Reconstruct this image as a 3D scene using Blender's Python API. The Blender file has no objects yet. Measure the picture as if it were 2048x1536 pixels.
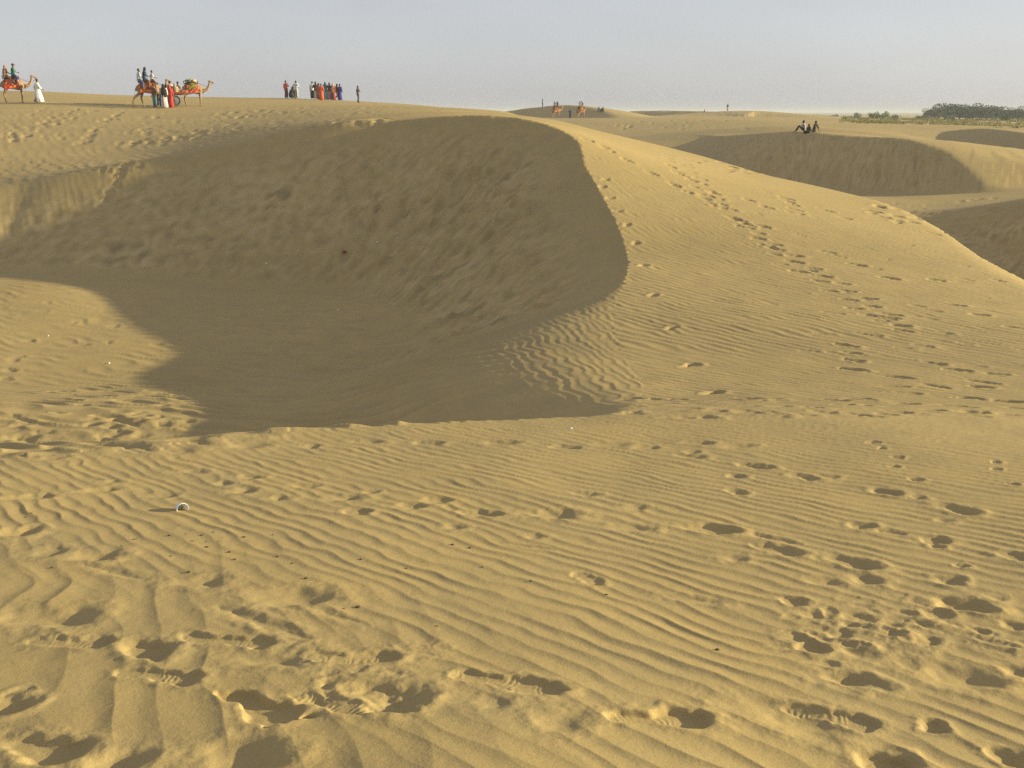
import bpy, bmesh, math, random
import numpy as np
from mathutils import Vector, Matrix

# ------------------------------------------------------------------ camera, sky, sun, exposure
EYE = 1.6
FPX = 1992.0                                  # focal length in pixels of a 2048-wide picture
PITCH = math.atan((768.0 - 224.0) / FPX)
CP, SP = math.cos(PITCH), math.sin(PITCH)
SC = bpy.context.scene
COL = SC.collection

cam_data = bpy.data.cameras.new('camera')
cam_data.sensor_width = 36.0
cam_data.lens = 36.0 * FPX / 2048.0
cam_data.clip_start = 0.05
cam_data.clip_end = 20000.0
cam = bpy.data.objects.new('camera', cam_data)
cam.location = (0, 0, EYE)
cam.rotation_euler = (math.pi / 2 - PITCH, 0, 0)
COL.objects.link(cam)
SC.camera = cam

SUN_EL = math.radians(11.3)
SUN_AHEAD = math.radians(6.0)                # the sun stands to the right and a little ahead
sun_dir = Vector((math.cos(SUN_EL) * math.cos(SUN_AHEAD), math.cos(SUN_EL) * math.sin(SUN_AHEAD), math.sin(SUN_EL)))
sun_data = bpy.data.lights.new('sun', 'SUN')
sun_data.energy = 4.6
sun_data.angle = math.radians(0.6)
sun_data.color = (1.0, 0.87, 0.50)
sun = bpy.data.objects.new('sun', sun_data)
sun.rotation_euler = (-sun_dir).to_track_quat('-Z', 'Y').to_euler()
COL.objects.link(sun)

world = bpy.data.worlds.new('World')
SC.world = world
world.use_nodes = True
wn, wl = world.node_tree.nodes, world.node_tree.links
wn.clear()
w_out = wn.new('ShaderNodeOutputWorld')
w_bg = wn.new('ShaderNodeBackground')
w_sky = wn.new('ShaderNodeTexSky')
w_sky.sky_type = 'NISHITA'
w_sky.sun_disc = False
w_sky.sun_elevation = SUN_EL
w_sky.sun_rotation = math.pi / 2 - SUN_AHEAD
w_sky.altitude = 200.0
w_sky.air_density = 1.0
w_sky.dust_density = 1.5
w_sky.ozone_density = 2.0
w_hs = wn.new('ShaderNodeHueSaturation')
w_hs.inputs['Saturation'].default_value = 0.45
w_bg.inputs['Strength'].default_value = 0.0625
wl.new(w_sky.outputs['Color'], w_hs.inputs['Color'])
w_mix = wn.new('ShaderNodeMix')                # the milky veil of dust that evens the whole sky out
w_mix.data_type = 'RGBA'
w_mix.inputs[0].default_value = 0.42
w_mix.inputs[7].default_value = (5.9, 5.95, 6.5, 1.0)
wl.new(w_hs.outputs['Color'], w_mix.inputs[6])
w_tc = wn.new('ShaderNodeTexCoord'); w_map = wn.new('ShaderNodeMapping'); w_map.inputs['Scale'].default_value = (2.0, 2.0, 7.0)
w_no = wn.new('ShaderNodeTexNoise'); w_no.inputs['Scale'].default_value = 2.2; w_no.inputs['Detail'].default_value = 5
w_mr = wn.new('ShaderNodeMapRange'); w_mr.inputs[1].default_value = .35; w_mr.inputs[2].default_value = .75; w_mr.inputs[3].default_value = .975; w_mr.inputs[4].default_value = 1.045
w_sc = wn.new('ShaderNodeVectorMath'); w_sc.operation = 'SCALE'     # faint uneven dust
wl.new(w_tc.outputs['Generated'], w_map.inputs['Vector']); wl.new(w_map.outputs['Vector'], w_no.inputs['Vector'])
wl.new(w_no.outputs['Fac'], w_mr.inputs[0]); wl.new(w_mix.outputs[2], w_sc.inputs[0]); wl.new(w_mr.outputs[0], w_sc.inputs['Scale'])
wl.new(w_sc.outputs[0], w_bg.inputs['Color'])
wl.new(w_bg.outputs['Background'], w_out.inputs['Surface'])

SC.view_settings.view_transform = 'Standard'
SC.view_settings.look = 'None'
SC.view_settings.exposure = 1.17
SC.view_settings.gamma = 1.0
SC.view_settings.use_curve_mapping = False
SC.render.engine = 'CYCLES'
SC.cycles.use_denoising = False
SC.cycles.max_bounces = 6
SC.cycles.diffuse_bounces = 3

rng = np.random.default_rng(11)
random.seed(11)
QF = 1.0   # mesh fineness

# ------------------------------------------------------------------ small helpers
def pt(px, py, Y):
    """The point at depth Y that the photograph shows at pixel (px, py)."""
    u, v = (px - 1024.0) / FPX, (768.0 - py) / FPX
    t = Y / (CP + v * SP)
    return (u * t, Y, EYE + (-SP + v * CP) * t)

_perm = np.random.default_rng(5).permutation(4096).astype(np.int32)
_gang = np.random.default_rng(6).random(4096) * 2 * math.pi
_gx, _gy = np.cos(_gang).astype(np.float32), np.sin(_gang).astype(np.float32)

def noise(x, y, seed=0):
    """Gradient noise, about -0.7 .. 0.7."""
    x = np.asarray(x, np.float64) + seed * 37.17
    y = np.asarray(y, np.float64) + seed * 91.73
    xi, yi = np.floor(x).astype(np.int64), np.floor(y).astype(np.int64)
    fx, fy = (x - xi).astype(np.float32), (y - yi).astype(np.float32)
    def g(ix, iy, dx, dy):
        h = _perm[(_perm[ix & 4095] + iy) & 4095]
        return _gx[h] * dx + _gy[h] * dy
    u = fx * fx * fx * (fx * (fx * 6 - 15) + 10)
    v = fy * fy * fy * (fy * (fy * 6 - 15) + 10)
    a = g(xi, yi, fx, fy); b = g(xi + 1, yi, fx - 1, fy)
    c = g(xi, yi + 1, fx, fy - 1); d = g(xi + 1, yi + 1, fx - 1, fy - 1)
    ab = a + u * (b - a)
    return ab + v * (c + u * (d - c) - ab)

def fbm(x, y, seed=0, octaves=3):
    t, a, f = 0.0, 1.0, 1.0
    for k in range(octaves):
        t = t + a * noise(x * f, y * f, seed + k * 7)
        a *= 0.5; f *= 2.03
    return t

def sstep(a, b, x):
    t = np.clip((x - a) / (b - a), 0.0, 1.0)
    return t * t * (3 - 2 * t)

def smax(a, b, k):
    h = np.clip(0.5 + 0.5 * (a - b) / k, 0, 1)
    return b + (a - b) * h + k * h * (1 - h)

def catmull(P, n):
    """Open Catmull-Rom through the rows of P, n samples per span."""
    P = np.asarray(P, float)
    E = np.vstack([2 * P[0] - P[1], P, 2 * P[-1] - P[-2]])
    out = []
    for i in range(1, len(E) - 2):
        for t in np.linspace(0, 1, n, endpoint=False):
            a, b, c, d = E[i - 1], E[i], E[i + 1], E[i + 2]
            out.append(0.5 * (2 * b + (c - a) * t + (2 * a - 5 * b + 4 * c - d) * t * t + (3 * b - a - 3 * c + d) * t ** 3))
    out.append(P[-1])
    return np.array(out)

def line_dist(x, y, L):
    """Distance to polyline L (rows x, y), the index position of the nearest point, and its side (+ = right of the way the line runs)."""
    best = np.full(x.shape, 1e18); pos = np.zeros(x.shape); side = np.zeros(x.shape)
    for i in range(len(L) - 1):
        ax, ay = L[i, 0], L[i, 1]
        dx, dy = L[i + 1, 0] - ax, L[i + 1, 1] - ay
        q = dx * dx + dy * dy + 1e-12
        t = np.clip(((x - ax) * dx + (y - ay) * dy) / q, 0, 1)
        ex, ey = x - ax - t * dx, y - ay - t * dy
        d = ex * ex + ey * ey
        m = d < best
        best = np.where(m, d, best)
        pos = np.where(m, i + t, pos)
        side = np.where(m, (dy * ex - dx * ey) / math.sqrt(q), side)
    return np.sqrt(best), pos, side

def inside(x, y, L):
    r = np.zeros(x.shape, bool)
    n = len(L)
    for i in range(n):
        x1, y1 = L[i, 0], L[i, 1]; x2, y2 = L[(i + 1) % n, 0], L[(i + 1) % n, 1]
        if y1 == y2: continue
        c = ((y1 > y) != (y2 > y)) & (x < (x2 - x1) * (y - y1) / (y2 - y1) + x1)
        r ^= c
    return r
# ------------------------------------------------------------------ the lie of the sand
def fg_y(px, py):
    """Depth at which the tilted sand by the camera shows at a pixel."""
    v = (768.0 - py) / FPX
    s = (SP - v * CP) / (CP + v * SP)
    return 1.17 / (s - 0.15)

# (pixel x, pixel y, depth): what one sees of the windward surfaces
CTRL = [
    # right-hand slope between the sharp crest and the far ridge
    (1700, 800, 9.0), (1500, 800, 9.0), (1400, 780, 10.2), (2048, 800, 9.2), (1500, 700, 12.8), (1700, 700, 12.6), (1950, 700, 12.6),
    (1420, 640, 14.8), (1900, 640, 15.0), (1230, 290, 34.5), (1163, 262, 38.0),
    (1430, 322, 39.0), (1530, 352, 36.0), (1700, 390, 33.0), (1800, 430, 29.5), (1870, 470, 26.0), (1960, 540, 21.0), (2048, 585, 18.8), (2250, 660, 14.5),
    # the main crest
    (0, 370, 34.1), (120, 348, 34.5), (250, 325, 34.9), (350, 309, 35.1), (480, 285, 35.2), (600, 255, 35.4), (700, 240, 35.4), (780, 243, 35.2), (860, 235, 34.8), (960, 231, 34.4),
    (1040, 236, 33.8), (1100, 250, 32.8), (1150, 275, 31.3), (1163, 300, 30.2), (1170, 330, 28.9), (1190, 365, 27.4), (1215, 410, 25.4), (1240, 460, 23.4),
    (1255, 510, 21.5), (1258, 530, 20.2), (1250, 565, 18.5), (1235, 592, 17.1), (1225, 640, 15.1), (1240, 700, 12.9), (1280, 760, 11.0), (1290, 800, 9.5),
    (-300, 430, 31.8),
    # plateau behind it
    (0, 346, 38.5), (0, 320, 43.0), (200, 320, 41.5), (300, 318, 40.0), (0, 311, 45.0), (200, 308, 45.0), (350, 290, 46.0), (500, 262, 46.0), (100, 260, 56.0), (300, 260, 55.0),
    (100, 206, 77.0), (300, 214, 77.0), (420, 212, 79.0), (450, 240, 62.0), (100, 184, 92.0), (0, 182, 92.0), (300, 196, 98.0), (430, 198, 98.0), (560, 196, 104.0), (640, 199, 104.0), (580, 225, 65.0),
    (720, 206, 92.0), (720, 225, 56.0), (850, 213, 78.0), (850, 226, 48.0), (1000, 222, 66.0), (1000, 228, 44.0), (1080, 236, 50.0), (-200, 200, 85.0), (-200, 300, 46.0),
]
WORLD_PTS = [  # x, y, z of what is hidden or out of frame
    (-30, 140, EYE + 1.2), (-75, 130, EYE + 1.8), (-5, 110, EYE + .4), (-90, 60, EYE + .2), (15, 20, EYE - 3.9), (18, 32, EYE - 3.5), (18, 45, EYE - 2.9), (8, 55, EYE - 1.6), (5, 80, EYE - .8),
]
# ground beyond the long ridge: valley, shallow dunes, plain
CTRL_V = [
    (1700, 391, 58.0), (1850, 388, 57.0), (2048, 366, 59.0), (1800, 405, 50.0), (1900, 415, 46.0), (1870, 450, 38.0), (1950, 430, 38.2), (2048, 400, 38.0), (2250, 380, 36.5),
    (1300, 257, 140.0), (1600, 250, 110.0), (1890, 291, 108.0), (1980, 300, 97.0), (2060, 306, 88.0), (2140, 312, 80.0), (1960, 252, 150.0), (1800, 268, 98.0), (2040, 330, 75.0), (1960, 320, 78.0), (2250, 330, 76.0), (1160, 240, 172.0), (1140, 238, 178.0),
    (1200, 240, 160.0), (1110, 236, 190.0), (1300, 240, 160.0), (1500, 240, 150.0), (1700, 246, 150.0), (1900, 250, 140.0), (2048, 256, 130.0),
    (1700, 236, 260.0), (1900, 236, 260.0), (2048, 238, 240.0), (1500, 232, 240.0), (1250, 231, 240.0), (1000, 231, 240.0), (2300, 240, 240.0),
]
WORLD_V = [(13, 62, EYE - 4.6), (9, 75, EYE - 4.4), (11, 90, EYE - 4.3), (6, 62, EYE - 3.9), (5, 95, EYE - 3.6), (9, 115, EYE - 3.3), (14, 30, EYE - 4.6), (14, 22, EYE - 4.8), (12, 42, EYE - 4.4), (5, 48, EYE - 3.0), (-40, 180, EYE - 2.0), (-90, 200, EYE - 2.0), (0, 150, EYE - 2.2), (-30, 240, EYE - 2.2)]
for Y, hw in ((1.3, 1.6), (2.2, 2.2), (3.4, 2.6), (4.8, 3.4), (6.4, 4.4)):
    for s in (-1.0, -0.33, 0.33, 1.0):
        WORLD_PTS.append((s * hw, Y, EYE - 1.17 - 0.15 * Y + 0.02 * math.sin(3 * s + Y)))
for px, py in ((1400, 814), (1250, 823), (1100, 835), (950, 843), (800, 850), (680, 856), (560, 862), (400, 880), (200, 900), (0, 915), (-400, 940)):
    CTRL.append((px, py, fg_y(px, py)))
WORLD_PTS += [(6.5, 6.5, EYE - 2.25), (-7, 5.2, EYE - 1.95), (8.5, 4.0, EYE - 1.9), (-6, 3.0, EYE - 1.6), (0, 0.6, EYE - 1.3), (5, 1.0, EYE - 1.35), (-5, 1.0, EYE - 1.35), (0, -4, 0.2), (7, -3, 0.2), (-7, -3, 0.2)]

def polar(x, y):
    # distances and bearings seen from a point behind the camera, so nothing is singular near it
    yy = y + 1.5
    return np.arctan2(x, np.maximum(yy, 1e-3)), 0.5 * np.log(x * x + yy * yy + 1.0)

def zscale(x, y): return 1.0 + 0.08 * np.sqrt(x * x + y * y)      # near and far equally stiff

class Sheet:
    """A smooth surface through given points."""
    def __init__(self, pts, reg):
        P = np.array(pts)
        a, b = polar(P[:, 0], P[:, 1])
        n = len(P)
        D = (a[:, None] - a[None]) ** 2 + (b[:, None] - b[None]) ** 2
        K = 0.5 * D * np.log(D + 1e-12) + np.eye(n) * reg
        Q = np.stack([np.ones(n), a, b], 1)
        M = np.block([[K, Q], [Q.T, np.zeros((3, 3))]])
        self.a, self.b = a, b
        self.w = np.linalg.solve(M, np.concatenate([(P[:, 2] - EYE) / zscale(P[:, 0], P[:, 1]), np.zeros(3)]))
    def __call__(self, x, y):
        sh = x.shape; x = x.ravel(); y = y.ravel()
        out = np.empty(x.size); w = self.w
        for s in range(0, x.size, 20000):
            a, b = polar(x[s:s + 20000], y[s:s + 20000])
            D = (a[:, None] - self.a[None]) ** 2 + (b[:, None] - self.b[None]) ** 2
            out[s:s + 20000] = (0.5 * D * np.log(D + 1e-12)) @ w[:-3] + w[-3] + a * w[-2] + b * w[-1]
        return (out * zscale(x, y) + EYE).reshape(sh)

windward = Sheet([pt(*c) for c in CTRL] + WORLD_PTS, 4e-4)
valley = Sheet([pt(*c) for c in CTRL_V] + WORLD_V, 1e-3)
RIDGE = catmull([(-140, 150), (-60, 140), (-25, 126)] + [pt(*c)[:2] for c in ((850, 211, 100.0), (950, 219, 80.0), (1000, 222, 66.0), (1080, 238, 50.0), (1163, 262, 42.0), (1300, 292, 41.0), (1430, 322, 39.5), (1530, 352, 36.5), (1700, 390, 33.4), (1800, 430, 29.8), (1870, 470, 26.2), (1960, 540, 21.2), (2048, 585, 19.0), (2250, 660, 14.6), (2600, 800, 10.5))] + [(14, 2), (20, -8)], 4)

# ---- the big hollow: its rim, with lee slope and rounding at each rim point
RIM = [  # px, py, depth, slope, rounding
    (-900, 560, 28.5, .45, .5), (-300, 430, 31.8, .47, .5), (0, 370, 34.1, .48, .45), (120, 348, 34.5, .48, .40), (250, 325, 34.9, .50, .30), (350, 309, 35.1, .52, .18), (480, 285, 35.2, .54, .08),
    (600, 255, 35.4, .55, .05), (700, 240, 35.4, .56, .04), (780, 243, 35.2, .56, .04), (860, 235, 34.8, .56, .04), (960, 231, 34.4, .56, .04), (1040, 236, 33.8, .56, .04),
    (1100, 250, 32.8, .56, .04), (1150, 275, 31.3, .56, .04), (1163, 300, 30.4, .56, .04), (1170, 330, 28.9, .56, .03), (1190, 365, 27.4, .56, .03), (1215, 410, 25.4, .56, .03),
    (1240, 460, 23.4, .56, .03), (1255, 510, 21.5, .55, .03), (1258, 530, 20.2, .54, .05), (1250, 565, 18.5, .50, .12), (1235, 592, 17.1, .44, .40), (1225, 640, 15.1, .29, 1.8),
    (1240, 700, 12.9, .27, 2.0), (1280, 760, 11.0, .28, 1.6), (1285, 800, 9.4, .45, .5), (1250, 823, None, .5, .25), (1100, 835, None, .5, .2), (950, 843, None, .5, .2), (800, 850, None, .5, .2),
    (680, 856, None, .5, .25), (560, 862, None, .5, .3), (400, 880, None, .42, .5), (200, 900, None, .30, 1.2), (0, 915, None, .26, 1.6), (-400, 940, None, .26, 1.6), (-1500, 1000, None, .26, 1.6),
]
_rim = []
for px, py, Y, sl, rd in RIM:
    p = pt(px, py, fg_y(px, py) if Y is None else Y)
    _rim.append((p[0], p[1], sl, rd))
RIML = catmull(_rim, 4)
_rimpoly = np.vstack([RIML[:, :2], [[-40, 3.0], [-60, 25.0]]])
FLOOR = EYE - 4.95

def carve_main(x, y, z):
    m = (y > 3.5) & (y < 40) & (x < 6) & (x > -60)
    m &= inside(x, y, _rimpoly)
    if not m.any(): return z, np.zeros(x.shape), np.zeros(x.shape)
    xs, ys, zs = x[m], y[m], z[m]
    d, pos, _ = line_dist(xs, ys, RIML[:, :2])
    # slope and rounding blended over the rim near by
    num = np.zeros((2, xs.size)); den = np.zeros(xs.size)
    for i in range(0, len(RIML), 2):
        w = 1.0 / (((xs - RIML[i, 0]) ** 2 + (ys - RIML[i, 1]) ** 2) + 0.3) ** 2
        num[0] += w * RIML[i, 2]; num[1] += w * RIML[i, 3]; den += w
    sl, rd = num / den
    f = sl * (np.sqrt(d * d + rd * rd) - rd)
    fl = FLOOR + 0.35 * sstep(-7, -17, xs) * sstep(14, 28, ys) + 0.05 * fbm(xs * .18, ys * .18, 3, 2) + 0.28 * np.exp(-((xs + 11.5) ** 2 + (ys - 26.0) ** 2) / 14.0) + 0.90 * sstep(19.0, 12.3, ys)
    zz = smax(zs - f, fl, 0.45)
    zz = np.minimum(zz, zs)
    out = z.copy(); out[m] = zz
    dd = np.zeros(x.shape); dd[m] = d
    lee = np.zeros(x.shape); lee[m] = sstep(0.0, 0.5, d) * sstep(-0.1, 0.35, (zs - f) - fl) * sstep(.40, .50, sl)
    return out, dd, lee

# ---- the other slip faces: a brink with the lee on one side, cut into or heaped onto the sand
def brink(points, n=4):
    return catmull([pt(*p)[:2] for p in points], n)

B2 = [pt(*p) for p in ((1320, 279, 116.0), (1400, 275, 107.0), (1490, 269, 93.0), (1560, 264, 81.5), (1600, 263, 75.0), (1640, 267, 71.5), (1720, 273, 68.4), (1800, 277, 65.5), (1860, 291, 62.7), (1905, 311, 60.4), (1935, 335, 58.1), (1965, 362, 56.3), (1990, 380, 55.2))]
B3 = [pt(*p) for p in ((1850, 286, 128.0), (1875, 270, 126.0), (1905, 261, 123.0), (1960, 257, 117.0), (2010, 261, 110.0), (2060, 269, 103.0), (2130, 285, 95.0))]
B4 = [pt(*p) for p in ((985, 226, 208.0), (1035, 219, 208.0), (1085, 213, 206.0), (1130, 210, 202.0), (1170, 214, 196.0), (1205, 222, 189.0), (1240, 234, 181.0))]
B5 = [pt(*p) for p in ((1215, 229, 276.0), (1255, 223, 275.0), (1310, 221, 271.0), (1380, 222, 264.0), (1460, 224, 254.0))]
B6 = [pt(*p) for p in ((1545, 234, 282.0), (1575, 230, 281.0), (1610, 229, 277.0), (1650, 232, 268.0), (1680, 236, 260.0))]
B7 = [pt(*p) for p in ((1330, 232, 238.0), (1400, 226, 244.0), (1455, 222, 246.0), (1520, 222, 246.0), (1580, 228, 240.0), (1640, 236, 230.0))]

def heap(x, y, z, B, slope, back, k, soft, width):
    """A dune whose crest line is B: a lee of the given slope on its right-hand side (the way B runs), a long back behind."""
    B = np.array(B)
    L = catmull(B, 4)
    c = L.mean(0); R = np.abs(L[:, :2] - c[:2]).max() * 2.6 + 12
    m = (np.abs(x - c[0]) < R) & (np.abs(y - c[1]) < R)
    if not m.any(): return z, np.zeros(x.shape)
    xs, ys, zs = x[m], y[m], z[m]
    d, pos, side = line_dist(xs, ys, L[:, :2])
    i = np.clip(pos.astype(int), 0, len(L) - 2)
    fz = pos - i
    top = L[i, 2] * (1 - fz) + L[i + 1, 2] * fz
    lee = top - slope * (np.sqrt(d * d + soft * soft) - soft)
    q = np.clip(side / (d + 1e-9), -1, 1)               # +-1 beside the crest, between when past one of its ends
    bk = top - (back + np.maximum(.30 - back, 0) * (1 - q * q)) * (np.sqrt(d * d + width * width) - width) - .25 * np.maximum(d - 12.0, 0.0)
    h = bk + (lee - bk) * sstep(-1, 1, q)
    zz = smax(h, zs, k)
    out = z.copy(); out[m] = np.maximum(zz, zs)
    ls = np.zeros(x.shape); ls[m] = (side > 0) * sstep(-k, k, lee - zs) * sstep(0, .6, d)
    return out, ls

# hollow at the right edge behind the long ridge
B8 = np.array([pt(*p)[:2] for p in ((1790, 440, 32.6), (1840, 455, 35.0), (1880, 462, 36.4), (1915, 455, 36.7), (1950, 444, 36.7), (2000, 428, 36.5), (2048, 412, 36.0), (2150, 385, 35.6), (2300, 370, 34.5))])
B8 = catmull(B8, 4)
_b8poly = np.vstack([B8, [pt(2500, 700, 15)[:2]], [pt(2250, 660, 17.5)[:2]], [pt(2048, 585, 21.2)[:2]], [pt(1960, 540, 23.4)[:2]], [pt(1870, 470, 28.4)[:2]]])

def base_height(x, y, full=False):
    x = np.asarray(x, float); y = np.asarray(y, float)
    z = windward(x, y)
    d, _, sd = line_dist(x, y, RIDGE)
    off = (sd < 0)                     # beyond the long ridge
    drop = np.where(off, (0.36 - .22 * sstep(45, 90, y)) * (np.sqrt(d * d + 1.0) - 1.0), 0.0)
    v = valley(x, y)
    z = np.where(off, smax(z - drop, v, 0.5 * np.clip(d / 1.5, 0.02, 1)), z)
    r = np.sqrt(x * x + y * y)
    plain = EYE - 2.6 - 0.0 * r + 0.5 * fbm(x / 60, y / 60, 21, 2) * sstep(150, 300, r) - 0.6 * sstep(300, 900, r)
    behind = sstep(0.5, -4.0, y)
    z = z * (1 - behind) + (0.25 + 0.02 * np.minimum(-y, 60)) * behind
    z = z + (plain - z) * sstep(215, 285, r)
    ang = np.abs(np.arctan2(x, y))
    z = z + (np.clip(plain, -3, 0.5) - z) * sstep(0.75, 1.15, ang) * sstep(10, 40, r)
    z, d1, lee = carve_main(x, y, z)
    for B, sl, bk, k, sf, wd in ((B2, .52, .14, .5, .4, 6.0), (B3, .5, .22, .4, .3, 8.0), (B4, .42, .2, .3, .5, 8.0), (B5, .4, .16, .3, .5, 8.0), (B6, .4, .16, .3, .5, 8.0), (B7, .10, .10, .5, 6.0, 10.0)):
        z, l2 = heap(x, y, z, B, sl, bk, k, sf, wd)
        lee = np.maximum(lee, l2)
    m = (x > 8) & (x < 30) & (y > 12) & (y < 42)
    if m.any():
        mm = m.copy(); mm[m] = inside(x[m], y[m], _b8poly)
        if mm.any():
            d, pos, _ = line_dist(x[mm], y[mm], B8)
            zs = z[mm]
            cut = smax(zs - .50 * (np.sqrt(d * d + 3.0) - 1.73), np.full(zs.shape, EYE - 7.2), .5)
            z = z.copy(); z[mm] = np.minimum(cut, zs)
            lee[mm] = np.maximum(lee[mm], sstep(0, 1.0, d))
    if full: return z, d1, lee
    return z

def ground(x, y):
    return float(base_height(np.array([x]), np.array([y]))[0])

# ---- the mesh of the sand: rings round the camera's foot, as fine as one sees them
def geo(a, b, n): return np.exp(np.linspace(math.log(a), math.log(b), n))
AZ = math.radians(37.0)
n_az = int(1120 * QF)
u = np.linspace(-1, 1, n_az)
az = np.arctan(np.tan(AZ) * u)            # even across the width seen
# rows even in the picture's height for tilted sand near by, then even in log distance
R_NEAR = np.concatenate([geo(0.95, 1.75, int(26 * QF)), 1.0 / np.linspace(1 / 1.76, 1 / 8.6, int(560 * QF))])
R_MID = geo(8.62, 44.0, int(430 * QF))
R_FAR = geo(44.3, 330.0, int(170 * QF))
RR = np.concatenate([R_NEAR, R_MID, R_FAR])
X = RR[:, None] * np.sin(az)[None]
Y = RR[:, None] * np.cos(az)[None]
Z0, DRIM, LEE = base_height(X, Y, True)
# ------------------------------------------------------------------ ripples, slip-face relief, footprints
def ray_ground(P):
    """Where the view ray through each pixel meets the sand (without ripples)."""
    P = np.asarray(P, float)
    ts = geo(1.2, 160.0, 260)
    u, v = (P[:, 0] - 1024) / FPX, (768 - P[:, 1]) / FPX
    d = np.stack([u, CP + v * SP, -SP + v * CP], 1)
    x = d[:, 0:1] * ts; y = d[:, 1:2] * ts; zr = EYE + d[:, 2:3] * ts
    g = zr - base_height(x, y)
    hit = (g < 0)
    k = np.where(hit.any(1), hit.argmax(1), len(ts) - 1)
    k = np.maximum(k, 1)
    i = np.arange(len(P))
    g0, g1 = g[i, k - 1], g[i, k]
    f = np.clip(g0 / (g0 - g1 + 1e-9), 0, 1)
    t = ts[k - 1] + f * (ts[k] - ts[k - 1])
    return np.stack([d[:, 0] * t, d[:, 1] * t], 1)

def ripple(x, y, deg, lam, seed, wav=1.0):
    a = math.radians(deg)
    nx, ny = math.sin(a), -math.cos(a)
    cx, cy = math.cos(a), math.sin(a)
    p = x * nx + y * ny; q = x * cx + y * cy
    w = 0.7 * noise(p / (7 * lam), q / (9 * lam), seed) + wav * 0.62 * noise(p / (3.2 * lam), q / (3.6 * lam), seed + 1) + 0.22 * wav * noise(p / (1.3 * lam), q / (1.6 * lam), seed + 2)
    t = (p / lam + w) % 1.0                             # sharp crest at 0, hollow lee after it, long rise back
    tau = 0.40
    h = np.where(t < tau, (1 - t / tau) ** 2, (np.maximum(t - tau, 0) / (1 - tau)) ** 1.35) - 0.34
    am = 0.72 + 0.9 * noise(p / (1.6 * lam), q / (4.5 * lam), seed + 3) + .3 * noise(p / (9 * lam), q / (9 * lam), seed + 4)
    return 0.068 * lam * h * np.clip(am, 0.15, 1.3)

def dimples(u, v, seed):
    """Cellular bowls that meet in sharp edges: 0 at a bowl's middle."""
    ui, vi = np.floor(u).astype(np.int64), np.floor(v).astype(np.int64)
    best = np.full(u.shape, 9.0)
    for du in (-1, 0, 1):
        for dv in (-1, 0, 1):
            a, b = ui + du, vi + dv
            h = _perm[(_perm[(a + seed) & 4095] + b) & 4095]
            cu, cv = a + (h & 63) / 63.0 * .9, b + ((h >> 6) & 63) / 63.0 * .9
            best = np.minimum(best, (u - cu) ** 2 + (v - cv) ** 2)
    return best

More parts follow.
